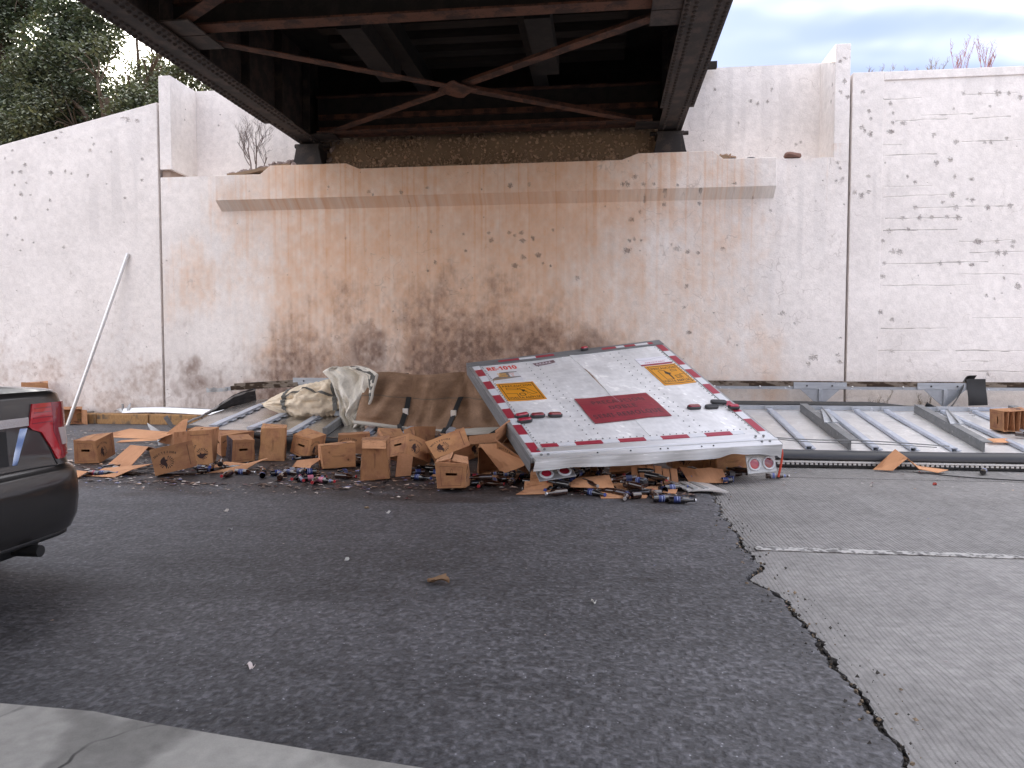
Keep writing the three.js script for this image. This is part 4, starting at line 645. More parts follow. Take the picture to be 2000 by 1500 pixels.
{
  const t = thing('trailer_side_rail', 'long grey rail with weathered wood strip and triangular brackets along the right wall', 'rail', [4, .75, .3]);
  const W = (n, g, m) => partW(t, n, g, m);
  W('rail', uvBox(boxR(1.55, 9, .704, .748, .24, .33), 1, 1), galvM);
  const r = rng(711); let x = 1.5; while (x < 9) { const L = 1.1 + r() * 1.2; W('wood_strip', uvBox(boxR(x, Math.min(x + L - .012, 9.05), 0.749 + .001 * r(), .832 + .012 * (r() - .5), .235 + .01 * r(), .335 + .008 * (r() - .5)), 1, .25, r(), 0), woodOld); x += L; }
  for (const bx of [1.75, 2.45, 2.9, 3.85, 4.6, 5.75, 6.6]) { const g = new THREE.SphereGeometry(.017, 8, 5); g.translate(bx, .745, .332); W('bolt', g, aluM); }
  railBracket(t, 3.36, .822, .29, [2.90, .40, 2.55]); railBracket(t, 5.20, .822, .29, [4.42, .40, 2.55]); railBracket(t, 7.2, .822, .29, [6.6, .345, 2.5]);
  const w = thing('trailer_side_rail', 'broken grey rail end with splintered wood and bracket behind the cream bundle', 'rail', [-5.4, .75, .6]);
  const A = V(-6.62, .645, .62), B = V(-3.2, .86, .62), dir = B.clone().sub(A).normalize();
  partW(w, 'rail', uvBox(bar(A.clone().addScaledVector(dir, .25), B, .07, .062), 1, 1), galvM); partW(w, 'wood_strip', uvBox(bar(A.clone().add(V(.42, .085, -.003)), B.clone().add(V(0, .058, -.003)), .085, .05), 1, .25), woodOld);
  partW(w, 'wood_strip', uvBox(bar(A.clone().add(V(.36, .03, .045)), A.clone().addScaledVector(dir, 1.55).add(V(0, .006, .045)), .015, .075), 1, .25), woodOld);
  partW(w, 'torn_end', sheet((u, v) => V(-6.70 + .38 * u, .60 + .09 * v * (.4 + .6 * vn(u * 6, 2, 713)) + .024 * u, .66 + .02 * Math.sin(u * 9)), 12, 4, .01), aluRough);
  railBracket(w, -4.78, .865, .60, [-3.72, .40, 2.35], .95);
  const belt = thing('rubber_strap', 'black rubber strap draped over the grey rail at a bracket', 'strap', [5.5, .8, .35]);
  partW(belt, 'hanging_end', sheet((u, v) => V(5.50 + .27 * u + .035 * (1 - v), .47 + .41 * v + .012 * u * (1 - v), .385 + .012 * Math.sin(v * 5 + u)), 4, 10, .012), rubber);
  partW(belt, 'loop', sheet((u, v) => { const c = new THREE.CatmullRomCurve3([V(5.62, .885, .36), V(5.55, .86, .22), V(5.42, .66, .38), V(5.12, .40, .62), V(4.85, .44, .80), V(4.72, .50, .86)]).getPoint(v); return V(c.x, c.y + .10 * (u - .5), c.z + .12 * (u - .5)); }, 3, 26, .012), rubber);
}

// ================================================================ covers and bundles
const weave = (seed, base, amp) => tex(512, 512, (i, j) => { const a = fbm(i / 70, j / 70, 4, seed), b = fbm(i / 9, j / 9, 3, seed + 2), w = ((i % 4) < 2 ? 3 : -3) + ((j % 4) < 2 ? 3 : -3), v = (a - .5) * amp + (b - .5) * amp * .45 + w; return [base[0] + v, base[1] + v * .95, base[2] + v * .88]; });
const tarpM = std({ map: weave(721, [130, 101, 78], 44), roughness: .85 }), tarpEdge = std({ map: weave(723, [176, 170, 160], 36), roughness: .8 }), creamM = std({ map: weave(727, [222, 206, 182], 34), roughness: .85 });
const strapGrey = std({ color: lin(.15, .15, .14), roughness: .8 }), strapBlack = std({ color: lin(.015, .015, .016), roughness: .6 });
{ // brown curtain slumped over the load
  const t = thing('brown_tarpaulin', 'brown trailer curtain slumped behind the cartons with black buckle straps', 'tarpaulin', [-2.2, .2, 2.4]);
  const W = (n, g, m, e) => partW(t, n, g, m, e);
  // across x, up the front and over the back
  const P = (u, v, off = 0) => {
    const x0 = mix(-3.32, -1.02, u), hem = .345 - .035 * Math.sin(u * 3.1) + .03 * Math.sin(u * 8 + 1), zf = mix(2.86, 3.40, u) + .10 * Math.sin(u * 9 + .6);
    const top = 1.0 - .01 * u - .30 * ss(.80, 1, u) + .018 * Math.sin(u * 14), zt = 2.30 - .12 * u;
    let x = x0, y, z; if (v < .72) { const k = v / .72; y = mix(hem, top, 1 - Math.pow(1 - k, 1.15)); z = mix(zf, zt, Math.pow(k, .72)); } else { const k = (v - .72) / .28; y = top - .62 * k * k; z = zt - .75 * k; }
    const fold = 1.9 * (.055 * Math.pow(Math.max(0, Math.sin(u * 15 + 1.2 * v + .8)), 3) + .045 * (fbm(u * 7 + 2, v * 4, 3, 731) - .5) + .05 * Math.exp(-Math.pow((u - .36 - .06 * v) / .03, 2)) - .08 * Math.exp(-Math.pow((u - .70 + .16 * v) / .045, 2)) + .07 * Math.exp(-Math.pow((u - .12 - .2 * v) / .05, 2)) - .06 * Math.exp(-Math.pow((u - .48 - .10 * v) / .04, 2)) + .06 * Math.exp(-Math.pow((u - .80 + .22 * v) / .05, 2))) * ss(0, .1, v) * ss(.85, .6, v) - .06 * Math.exp(-Math.pow((u - .33) / .06, 2) - Math.pow((v - .18) / .12, 2));
    return V(x, y, z + fold + off);
  };
  W('curtain', sheet((u, v) => P(u, v), 110, 60, .004, 2.3, 1.5), tarpM);
  W('seam', sheet((u, v) => P(u, .34 + .010 * v, .003), 110, 1, .003), std({ color: lin(.12, .09, .065), roughness: .9 }));
  for (const u of [.30, .60]) W('webbing', sheet((a, v) => P(u + .020 * (a - .5), mix(.30, .70, v), .004), 2, 16, .003), std({ map: weave(733, [138, 108, 84], 20), roughness: .85 }));
  W('hem_tube', tube(Array.from({ length: 26 }, (_, i) => { const q = P(i / 25, 0, .012); q.y -= .012; return q; }), .026, 90, 7), tarpEdge);
  W('hem_flap', sheet((u, v) => { const q = P(mix(.52, 1, u), 0, .03); return V(q.x, q.y + .01 - (.05 + .04 * vn(u * 4, 1, 735)) * (1 - v), q.z + .05 * (1 - v)); }, 30, 3, .004), tarpEdge);
  for (const [u, lean] of [[.285, .0], [.60, -.06], [.93, -.02]]) {
    const s = W('buckle_strap', sheet((a, v) => { const q = P(u + .028 * (a - .5) + lean * (1 - v) * .6, mix(-.0, .36, v), .022); return q; }, 2, 10, .006), strapBlack);
    const c = P(u + lean * .3, .17, .04); partW(s, 'buckle', rbox(.075, .09, .03, .006, c.x, c.y, c.z), aluM); const e = P(u + lean * .6, .0, .05); partW(s, 'loose_end', sheet((a, v) => V(e.x + .06 * (a - .5) - (.16 + lean * 2) * (1 - v) * (lean ? 1.4 : -.1), e.y + .04 - .10 * (1 - v), e.z + .04 * (1 - v)), 2, 6, .006), strapBlack);
  }
  W('torn_corner', foldCard([[[-1.42, .70, 3.05], [-1.27, .74, 3.05]], [[-1.30, .58, 3.15], [-1.16, .62, 3.17]], [[-1.08, .36, 3.42], [-.98, .40, 3.46]], [[-.93, .24, 3.62], [-.87, .27, 3.66]]], .004), tarpEdge);
}
{ // pale sheet hanging over the rail
  const t = thing('white_tarpaulin', 'torn off-white tarpaulin with grey print hanging beside the brown curtain', 'tarpaulin', [-3.5, .2, 2.5]);
  const rows = [ // bottom to top: left edge, right edge (x, y, z)
    [[-3.50, .235, 2.72], [-3.36, .24, 2.74]], [[-3.56, .33, 2.70], [-3.24, .31, 2.76]], [[-3.60, .44, 2.66], [-3.33, .42, 2.80]], [[-3.64, .55, 2.62], [-3.20, .53, 2.76]], [[-3.69, .66, 2.58], [-3.13, .68, 2.72]], [[-3.74, .78, 2.52], [-3.11, .83, 2.64]], [[-3.84, .90, 2.45], [-3.11, .99, 2.56]], [[-3.96, 1.02, 2.40], [-3.26, 1.07, 2.48]], [[-3.86, 1.08, 2.36], [-3.42, 1.105, 2.40]], [[-3.80, 1.06, 2.26], [-3.36, 1.08, 2.28]], [[-3.82, .9, 2.18], [-3.34, .92, 2.2]]];
  const P = (u, v, off = 0) => { const k = v * (rows.length - 1), i = Math.min(rows.length - 2, Math.floor(k)), f = k - i, a = rows[i].map((q, n) => V(...q).lerp(V(...rows[i + 1][n]), f)), p = a[0].lerp(a[1], u); const tri = q => Math.abs(((q / 6.283) % 1 + 1) % 1 - .5) * 4 - 1; const w = .06 * tri(u * 9 + v * 7) + .045 * tri(u * 17 - v * 11 + 2 * vn(u * 4, v * 4, 744)) + .02 * tri(u * 31 + v * 19) + .06 * (fbm(u * 5, v * 7, 3, 741) - .5); return p.add(V(.012 * Math.sin(v * 23), .02 * (fbm(u * 6 + 9, v * 6, 2, 743) - .5), w * ss(0, .12, u) * ss(1, .88, u) + off)); };
  partW(t, 'sheet', sheet((u, v) => P(u, v), 40, 60, .004, .7, 1.1), std({ map: tex(512, 512, (i, j) => { const x = i / 512, y = j / 512, a = fbm(x * 8, y * 8, 4, 745), b = fbm(x * 60, y * 60, 2, 747); let v = (a - .5) * 44 + (b - .5) * 26; const band = Math.abs(x - .62 + .22 * (y - .6)) < .055 ? ss(.40, .55, fbm(x * 26, y * 30, 2, 749)) : 0; return [mix(212 + v, 70, band * .85), mix(206 + v, 70, band * .85), mix(194 + v, 68, band * .85)]; }), roughness: .8 }));
  partW(t, 'edge_tube', tube(Array.from({ length: 12 }, (_, i) => P(.985, .05 + i / 11 * .55, .012)), .018, 40, 6), tarpEdge);
  partW(t, 'edge_tube', tube(Array.from({ length: 8 }, (_, i) => P(.03, i / 7 * .5, .008)), .014, 30, 6), tarpEdge);
}
{ // cream bundle with grey webbing
  const t = thing('cream_bundle', 'cream canvas bundle bound with grey straps lying on the crumpled sidewall', 'bundle', [-4.35, .45, 2.05]);
  const S = (a, v, off = 0) => { // a round the girth, v along
    const cx = mix(-.66, .78, v), e = Math.pow(Math.sin(Math.PI * clamp(v, .0, 1)), .42), h = mix(.135, .30, ss(0, .62, v)) * (1 - .25 * ss(.8, 1, v)) * e, d = .27 * e;
    const n = .16 * (.5 - Math.abs(fbm(Math.cos(a) * 2.4 + v * 6, Math.sin(a) * 2.4 + 8, 3, 753) - .5) * 5) + .24 * (fbm(Math.cos(a) * 1.6 + 7 + v * 3.4, Math.sin(a) * 1.6 + 3, 4, 751) - .5) + .028 * Math.sin(v * 26 + Math.sin(a * 2) * 2.2) * ss(.1, .4, v);
    const r = 1 + n * 2.0; const y = Math.sin(a) * h * r, z = Math.cos(a) * d * r;
    return V(cx + .06 * Math.sin(a + 1), Math.max(y + .08 + .11 * v - .0, -.20 + .10 * v + .02 * Math.sin(v * 15)) + off * Math.sin(a), z + off * Math.cos(a));
  };
  const grid = (nu, nv, f) => { const pos = [], uv = [], idx = []; for (let j = 0; j <= nv; j++) for (let i = 0; i <= nu; i++) { const p = f(i / nu, j / nv); pos.push(p.x, p.y, p.z); uv.push(i / nu * 2, j / nv * 2); } for (let j = 0; j < nv; j++) for (let i = 0; i < nu; i++) { const a = j * (nu + 1) + i, b = a + 1, c = a + nu + 1, d = c + 1; idx.push(a, c, b, b, c, d); } const g = new THREE.BufferGeometry(); g.setAttribute('position', new THREE.Float32BufferAttribute(pos, 3)); g.setAttribute('uv', new THREE.Float32BufferAttribute(uv, 2)); g.setIndex(idx); g.computeVertexNormals(); return g; };
  part(t, 'canvas', grid(56, 70, (u, v) => S(u * Math.PI * 2, v)), creamM);
  for (const v0 of [.27, .80]) part(t, 'strap', sheet((u, v) => S(-.6 + u * 3.0, v0 + .045 * (v - .5) - .05 * Math.sin(u * 3), .012), 40, 2, .004), strapGrey);
  part(t, 'strap', sheet((u, v) => S(.55 + .12 * (v - .5) + .25 * Math.sin(u * 6), mix(.2, .93, u), .012), 60, 2, .004), strapGrey);
}

// ================================================================ cartons
const kraft = (seed) => tex(256, 256, (i, j) => { const a = fbm(i / 60, j / 60, 3, seed), b = fbm(i / 3, j / 14, 2, seed + 2), d = ss(.62, .75, fbm(i / 34 + 5, j / 34, 4, seed + 4)); const v = (a - .5) * 26 + (b - .5) * 14 - d * 22; return [200 + v, 148 + v * .92, 110 + v * .8]; });
const kraftM = [std({ map: kraft(761), roughness: .9 }), std({ map: kraft(767), roughness: .9, color: lin(.88, .86, .86) })];
function printed(draw, seed) { return std({ roughness: .88, map: canvasTex(512, 352, (x, w, h) => { x.fillStyle = '#c69468'; x.fillRect(0, 0, w, h); const r = rng(seed); for (let i = 0; i < 900; i++) { x.fillStyle = r() > .5 ? 'rgba(226,180,140,.10)' : 'rgba(120,82,56,.09)'; x.fillRect(r() * w, r() * h, 4 + r() * 60, 1 + r() * 4); } draw(x, w, h, r); for (let i = 0; i < 7; i++) { const a = r() * w, b = r() * h; for (let k = 0; k < 60; k++) { x.fillStyle = 'rgba(84,58,44,.022)'; x.beginPath(); x.arc(a + (r() + r() - 1) * 120, b + (r() + r() - 1) * 80, 6 + r() * 30, 0, 6.3); x.fill(); } } for (let i = 0; i < 6; i++) { x.strokeStyle = r() > .5 ? 'rgba(226,186,152,.35)' : 'rgba(96,66,48,.3)'; x.lineWidth = 1 + 2 * r(); x.beginPath(); const a = r() * w, b = r() * h; x.moveTo(a, b); x.lineTo(a + (r() - .5) * 160, b + (r() - .5) * 80); x.stroke(); } }) }); }
function emblem(x, cx, cy, R) { // round badge: dark crest at one side, fan of feathers at the other
  x.strokeStyle = '#3d3230'; x.fillStyle = '#3d3230'; x.lineWidth = R * .06;
  x.beginPath(); x.moveTo(cx - R * .15, cy - R * .9); x.quadraticCurveTo(cx - R * .95, cy - R * .6, cx - R * .8, cy + R * .1); x.lineTo(cx - R * .3, cy + R * .5); x.lineTo(cx - R * .2, cy + R); x.lineTo(cx + R * .05, cy + R * .4); x.lineTo(cx - R * .05, cy - R * .1); x.lineTo(cx + R * .25, cy - R * .3); x.lineTo(cx - R * .1, cy - R * .45); x.fill();
  for (let k = 0; k < 9; k++) { const a = -1.2 + k * .33, b = a + .15; x.beginPath(); x.moveTo(cx + R * .35 * Math.cos(a), cy + R * .35 * Math.sin(a)); x.lineTo(cx + R * .98 * Math.cos(a), cy + R * .98 * Math.sin(a)); x.lineTo(cx + R * .98 * Math.cos(b), cy + R * .98 * Math.sin(b)); x.fill(); }
  for (let k = 0; k < 3; k++) { const a = 2.35 + k * .3, b = a + .17; x.beginPath(); x.moveTo(cx + R * .5 * Math.cos(a), cy + R * .5 * Math.sin(a)); x.lineTo(cx + R * Math.cos(a), cy + R * Math.sin(a)); x.lineTo(cx + R * Math.cos(b), cy + R * Math.sin(b)); x.fill(); }
}
function arcText(x, s, cx, cy, R, span, size) { x.fillStyle = '#4a3a34'; x.font = `bold ${size}px sans-serif`; x.textAlign = 'center'; for (let i = 0; i < s.length; i++) { const a = -Math.PI / 2 + span * (i / (s.length - 1) - .5); x.save(); x.translate(cx + R * Math.cos(a), cy + R * Math.sin(a)); x.rotate(a + Math.PI / 2); x.fillText(s[i], 0, 0); x.restore(); } }
const sideM = printed((x, w, h) => { emblem(x, 165, 210, 88); arcText(x, 'MOCTEZUMA', 165, 300, 210, 1.15, 40); x.strokeStyle = 'rgba(160,120,92,.9)'; x.lineWidth = 5; x.beginPath(); x.arc(360, 200, 66, 0, 6.3); x.stroke(); x.strokeStyle = 'rgba(110,78,58,.7)'; x.strokeRect(438, 40, 6, 270); }, 771);
const sideMs = [sideM, printed((x, w, h) => { emblem(x, 165, 210, 88); arcText(x, 'MOCTEZUMA', 165, 300, 210, 1.15, 40); x.strokeStyle = 'rgba(110,78,58,.7)'; x.strokeRect(438, 40, 6, 270); }, 779)];
const endM = printed((x, w, h) => { x.strokeStyle = 'rgba(110,76,54,.75)'; x.lineWidth = 6; x.strokeRect(70, 46, w - 140, h - 80); x.beginPath(); x.moveTo(256, 74); x.quadraticCurveTo(292, 120, 256, 146); x.quadraticCurveTo(220, 120, 256, 74); x.stroke(); }, 773);
const bandM = printed((x, w, h, r) => { x.fillStyle = '#4b3f48'; x.fillRect(0, 0, w, h); x.fillStyle = '#9b8f96'; for (let i = 0; i < 6; i++) x.fillRect(w * .45, 30 + i * 52, 34, 12); }, 775);
const topM = printed((x, w, h) => { x.fillStyle = 'rgba(120,84,62,.55)'; x.fillRect(150, 170, 210, 8); x.fillRect(170, 186, 170, 6); }, 777);
const tints = m => [m, Object.assign(m.clone(), { color: lin(.86, .83, .83) }), Object.assign(m.clone(), { color: lin(.72, .68, .68) }), Object.assign(m.clone(), { color: lin(1, .96, .94) })];
const sideT = sideMs.map(tints), endT = tints(endM), topT = tints(topM), bandT = tints(bandM);
const CL = .40, CW = .27, CH = .255, CT = .005;
function pane(w, h, holes = []) { // card panel centred at 0, facing +z
  const s = new THREE.Shape([[-w / 2, -h / 2], [w / 2, -h / 2], [w / 2, h / 2], [-w / 2, h / 2]].map(p => new THREE.Vector2(...p)));
  for (const o of holes) { const p = new THREE.Path(); if (o.length === 3) p.absarc(o[0], o[1], o[2], 0, Math.PI * 2, true); else { const [x, y, a, b] = o; p.moveTo(x - a, y - b); p.lineTo(x - a, y + b); p.lineTo(x + a, y + b); p.lineTo(x + a, y - b); p.closePath(); } s.holes.push(p); }
  const g = new THREE.ExtrudeGeometry(s, { depth: CT, bevelEnabled: false, curveSegments: 6 }); g.translate(0, 0, -CT);
  const p = g.attributes.position, uv = g.attributes.uv; for (let i = 0; i < p.count; i++) uv.setXY(i, p.getX(i) / w + .5, p.getY(i) / h + .5); return g;
}
// dented panels: edges stay put, the middle bulges or caves
const dent = (w, h, s) => sheet((u, v) => { const e = ss(0, .3, u) * ss(1, .7, u) * ss(0, .3, v) * ss(1, .7, v); return V((u - .5) * w, (v - .5) * h, e * .042 * (fbm(u * 2.2 + s * 3.1, v * 2 + s, 3, 781 + s) - .48) + .006 * ss(.08, 0, u) * Math.sin(v * 7 + s) - .004 * ss(.92, 1, v) * Math.sin(u * 9 + s)); }, 8, 6, CT);
const paneSides = [0, 1, 2, 3].map(s => dent(CL, CH, s)), paneTops = [4, 5, 6].map(s => dent(CL - .012, CW - .012, s)); let dentN = 0;
const paneSide = pane(CL, CH), paneEnd = pane(CW - 2 * CT - .001, CH - .002, [[0, .015, .05, .013]]), paneTop = pane(CL - 2 * CT - .002, CW - 2 * CT - .002, [[-.11, .05, .012], [.11, -.05, .012]]), paneBot = pane(CL - 2 * CT - .002, CW - 2 * CT - .002), flapL = pane(CL - .01, CW / 2), flapS = pane(CW - .01, .12);
// a carton: `gone` lists missing faces, flaps open along the top rim [face, angle]; warp bends it out of square
function carton(label, x, z, yaw, o = {}) {
  const t = thing('cardboard_carton', label, 'cardboard box', [0, 0, 0], 'cardboard beer cartons spilled across the road');
  const gone = o.gone || '', km = kraftM[o.k || 0], ti = (dentN * 7 + Math.floor(Math.abs(x * 31))) % 4;
  // knocked out of square: every corner of the carton is shifted a little
  const rc = rng(Math.floor(Math.abs(x * 913 + z * 517)) + 3), am = o.crush || .045, off = Array.from({ length: 8 }, () => V((rc() - .5) * am, (rc() - .5) * am, (rc() - .5) * am));
  const warp = g => { const p = g.attributes.position; for (let i = 0; i < p.count; i++) { const a = clamp(p.getX(i) / CL + .5, -.2, 1.2), b = clamp(p.getY(i) / CH + .5, -.2, 1.2), c = clamp(p.getZ(i) / CW + .5, -.2, 1.2); const d = V(0, 0, 0); for (let k = 0; k < 8; k++) d.addScaledVector(off[k], (k & 1 ? a : 1 - a) * (k & 2 ? b : 1 - b) * (k & 4 ? c : 1 - c)); p.setXYZ(i, p.getX(i) + d.x, p.getY(i) + d.y, p.getZ(i) + d.z); } g.computeVertexNormals(); return g; };
  const face = (n, g, m, px, py, pz, ry, rx = 0) => { g = g.clone(); g.applyMatrix4(new THREE.Matrix4().makeRotationFromEuler(new THREE.Euler(rx, ry, 0, 'YXZ')).setPosition(px, py, pz)); return part(t, n, warp(g), m); };
  if (!gone.includes('f')) face('side_panel', paneSides[dentN++ % 4], sideT[dentN % 2][ti], 0, 0, CW / 2, 0);
  if (!gone.includes('b')) face('side_panel', paneSides[dentN++ % 4], o.band ? bandT[ti] : sideT[dentN % 2][ti], 0, 0, -CW / 2, Math.PI);
  if (!gone.includes('r')) face('end_panel', paneEnd, endT[ti], CL / 2, 0, 0, Math.PI / 2);
  if (!gone.includes('l')) face('end_panel', paneEnd, endT[ti], -CL / 2, 0, 0, -Math.PI / 2);
  if (!gone.includes('t')) face('top_panel', ti % 2 ? paneTop : paneTops[dentN % 3], topT[ti], 0, CH / 2, 0, 0, -Math.PI / 2);
  if (!gone.includes('d')) face('bottom_panel', paneBot, km, 0, -CH / 2, 0, 0, Math.PI / 2);
  for (const [f, a] of o.flaps || []) { // hinged on the top rim, a = 0 closed, pi folded right back
    const h = new THREE.Group(); const long = f === 'f' || f === 'b', d = long ? CW / 2 : .12, q = new THREE.Object3D();
    const yw = { f: 0, r: Math.PI / 2, b: Math.PI, l: -Math.PI / 2 }[f], rad = long ? CW / 2 : CL / 2;
    const e = new THREE.Euler(0, yw, 0), up = V(0, Math.sin(a), -Math.cos(a)), c = V(0, CH / 2 + .002, rad).add(up.clone().multiplyScalar(d / 2)); c.applyEuler(e); q.position.copy(c);
    const X = V(1, 0, 0).applyEuler(e), Y = up.applyEuler(e), Zv = X.clone().cross(Y); const fg = (long ? flapL : flapS).clone(); fg.applyMatrix4(new THREE.Matrix4().makeBasis(X, Y, Zv).setPosition(c)); part(t, 'flap', warp(fg), km);
  }
  if (o.cells) for (let k = 0; k < o.cells; k++) { const q = part(t, 'divider', paneEnd, km); q.position.set(-CL / 2 + (k + 1) * CL / (o.cells + 1), .0, 0); q.rotation.y = Math.PI / 2 + .1 * (k % 2 - .5); q.scale.set(.94, .8, 1); }
  const pose = { flat: [0, 0, 0], end: [0, 0, Math.PI / 2], side: [Math.PI / 2, 0, 0], inv: [Math.PI, 0, 0] }[o.pose || 'flat'];
  const qp = new THREE.Quaternion().setFromEuler(new THREE.Euler(...pose)), qt = new THREE.Quaternion().setFromEuler(new THREE.Euler((o.rx || 0) * RAD, 0, (o.rz || 0) * RAD)), qy = new THREE.Quaternion().setFromAxisAngle(V(0, 1, 0), yaw * RAD);
  t.quaternion.copy(qy.multiply(qt).multiply(qp)); t.position.set(x, 0, z); t.scale.set(1 + .03 * Math.sin(x * 7), 1 + .04 * Math.sin(z * 9), 1 + .03 * Math.cos(x * 5)); t.updateMatrixWorld(true);
  t.position.y = (o.y || .004) - new THREE.Box3().setFromObject(t, true).min.y; return t;
}
carton('carton with round emblem tipped beside the dark car bumper', -6.0, 4.40, 96, { rz: 4, rx: -3 });
carton('carton with large emblem tilted towards the open road, its bottom edge ragged', -4.54, 5.13, 25, { rz: 10, rx: -4 });
carton('upright open carton with dark inside behind the large emblem carton', -4.66, 4.36, 18, { pose: 'end', gone: 't', flaps: [['f', 1.9], ['b', .35]], k: 1 });
carton('carton lying behind the one with a dark printed side', -4.66, 3.62, 46, { rx: 2 });
carton('carton with slotted end and dark printed side in the middle of the left row', -4.33, 4.10, 128, { band: 1, rz: 1 });
carton('carton stood on end showing two round holes beside the dark printed carton', -3.95, 4.03, 112, { pose: 'end', rx: 2 });
carton('tilted carton with slotted end next to the hole punched carton', -3.60, 3.82, 86, { rx: 15, rz: 3 });
carton('brown carton on its side with slot at one end in front of the cream bundle', -3.0, 4.47, 32, { pose: 'side', rz: 3, k: 1 });
carton('carton with emblem at its corner standing behind the brown one', -3.05, 3.72, 18, { y: .05 });
carton('carton stood on end with lifted flap and one dark hole, set forward on the road', -2.34, 5.12, 105, { pose: 'end', flaps: [['r', 1.0]], rx: 1 });
carton('leaning carton wedged behind the upright one with lifted flap', -2.10, 4.58, 62, { rx: -16, rz: -22 });
carton('carton stood on end with emblem and hole below the brown curtain', -2.20, 3.84, 142, { pose: 'end', rz: -5 });
carton('carton leaning back against the curtain behind the emblem carton', -2.62, 3.62, 120, { rz: 14, rx: 8, k: 1 });
carton('carton with slotted end and dark side tucked under the curtain hem', -1.85, 3.60, 115, { band: 1 });
carton('open carton under the curtain hem with one flap laid back', -1.56, 3.42, 30, { gone: 't', flaps: [['b', 2.4]], k: 1 });
carton('carton with dark slot and gaping top standing alone nearest the open road', -1.43, 5.53, 96, { gone: 't', flaps: [['l', .15], ['f', .2], ['b', .35]] });
carton('carton tipped corner up with emblem facing the sky behind the lone carton', -1.66, 4.62, 0, { rx: -38, rz: 28 });
carton('open carton with torn flap hanging over its front beside the tipped one', -1.14, 4.66, 12, { pose: 'side', gone: 't', k: 1 });
carton('open brown carton tilted against the trailer rear corner', -.86, 4.95, -30, { gone: 't', rx: 34, rz: -34, y: .06, flaps: [['f', 2.3], ['l', 1.9]], k: 1 });
carton('upside down carton half hidden under the trailer sill', -.28, 4.72, 12, { pose: 'inv', rx: 6 });
carton('crushed carton under the middle of the trailer rear', .30, 4.42, -14, { rz: 5, k: 1 });
carton('carton deep under the trailer rear behind the dividers', .92, 4.12, 8, { k: 1 });
carton('flattened carton under the right end of the sill', 1.30, 4.30, 24, { pose: 'side', rz: 6, k: 1 });
carton('open carton with spread flaps beside the leaning metal pole', -9.42, .46, 32, { pose: 'side', gone: 't', flaps: [['r', 2.35], ['l', 2.5]] });
carton('carton stacked on the kerb behind the car', -10.2, .30, 20, { y: .185 });
carton('upper carton of the pair on the kerb behind the car', -10.18, .30, 34, { pose: 'side', y: .45 });
carton('open carton with zigzag dividers resting on the flattened sidewall', 5.12, 2.42, 10, { pose: 'side', gone: 't', cells: 4, y: .30, k: 1 });

// ================================================================ loose card
function card(label, rows, k = 0, name = 'cardboard_piece') { const c = rows.flat().reduce((a, p) => [a[0] + p[0], Math.min(a[1], p[1]), a[2] + p[2]], [0, 9, 0]), n = rows.flat().length; const g = foldCard(rows, .005, .5); const pos = [c[0] / n, c[1], c[2] / n]; g.translate(-pos[0], -pos[1], -pos[2]); return solo(name, g, kraftM[k], label, 'cardboard', pos, 'loose torn cardboard'); }
card('folded cardboard sheet peaked over the carton by the car', [[[-6.35, .24, 3.9], [-5.5, .22, 3.95]], [[-6.1, .31, 3.6], [-5.45, .27, 3.62]], [[-6.0, .20, 3.2], [-5.4, .16, 3.2]], [[-5.95, .02, 2.95], [-5.35, .02, 2.98]]]);
card('pointed cardboard flap sticking up behind the emblem carton', [[[-5.62, .16, 3.75], [-5.32, .10, 3.72]], [[-5.50, .30, 3.68], [-5.30, .26, 3.66]], [[-5.36, .43, 3.62], [-5.29, .45, 3.61]]]);
card('cardboard folded into a tent between the two emblem cartons', [[[-5.62, .01, 4.75], [-5.22, .01, 4.95]], [[-5.40, .24, 4.62], [-5.06, .25, 4.80]], [[-5.02, .10, 4.50], [-4.76, .14, 4.66]]], 1);
card('torn pale card strip with frayed dividers beside the car bumper', [[[-5.45, .01, 5.35], [-5.02, .02, 5.45]], [[-5.35, .06, 5.15], [-4.95, .07, 5.25]], [[-5.25, .05, 4.95], [-4.85, .10, 5.05]]]);
card('small curled card scrap by the frayed strip', [[[-5.62, .01, 5.42], [-5.40, .01, 5.50]], [[-5.55, .07, 5.36], [-5.36, .06, 5.40]], [[-5.48, .02, 5.22], [-5.28, .03, 5.28]]]);
card('thin cardboard strip near the bent metal corner', [[[-6.9, .01, 2.75], [-6.1, .06, 2.72]], [[-6.88, .03, 2.66], [-6.08, .09, 2.64]]]);
card('two pointed card flaps in front of the upright open carton', [[[-4.25, .01, 5.02], [-3.9, .01, 4.92]], [[-4.02, .05, 4.72], [-3.78, .10, 4.80]], [[-3.75, .12, 4.62], [-3.70, .13, 4.72]]]);
card('small card flap on the bottles by the emblem carton', [[[-4.35, .03, 4.85], [-4.05, .05, 4.75]], [[-4.25, .07, 4.62], [-4.0, .05, 4.60]]]);
card('crumpled card divider in front of the tilted slotted carton', [[[-3.42, .01, 4.78], [-3.18, .01, 4.86]], [[-3.40, .10, 4.62], [-3.2, .06, 4.70]], [[-3.32, .03, 4.48], [-3.14, .12, 4.50]]]);
card('thin card slice standing beside the upright carton', [[[-2.16, .01, 5.02], [-2.14, .26, 4.98]], [[-2.02, .01, 4.92], [-2.0, .22, 4.90]]], 1);
card('flat card sheet lying in front of the open carton with torn flap', [[[-1.32, .03, 5.1], [-.86, .05, 5.18]], [[-1.25, .05, 4.95], [-.85, .07, 5.0]]]);
card('notched card flap hanging from the open carton beside the tipped one', [[[-1.02, .08, 5.12], [-.82, .16, 5.16], [-.72, .22, 5.14]], [[-1.16, .24, 5.06], [-1.0, .28, 5.08], [-.86, .30, 5.06]], [[-1.28, .36, 4.98], [-1.12, .37, 5.0], [-.98, .38, 4.98]]]);
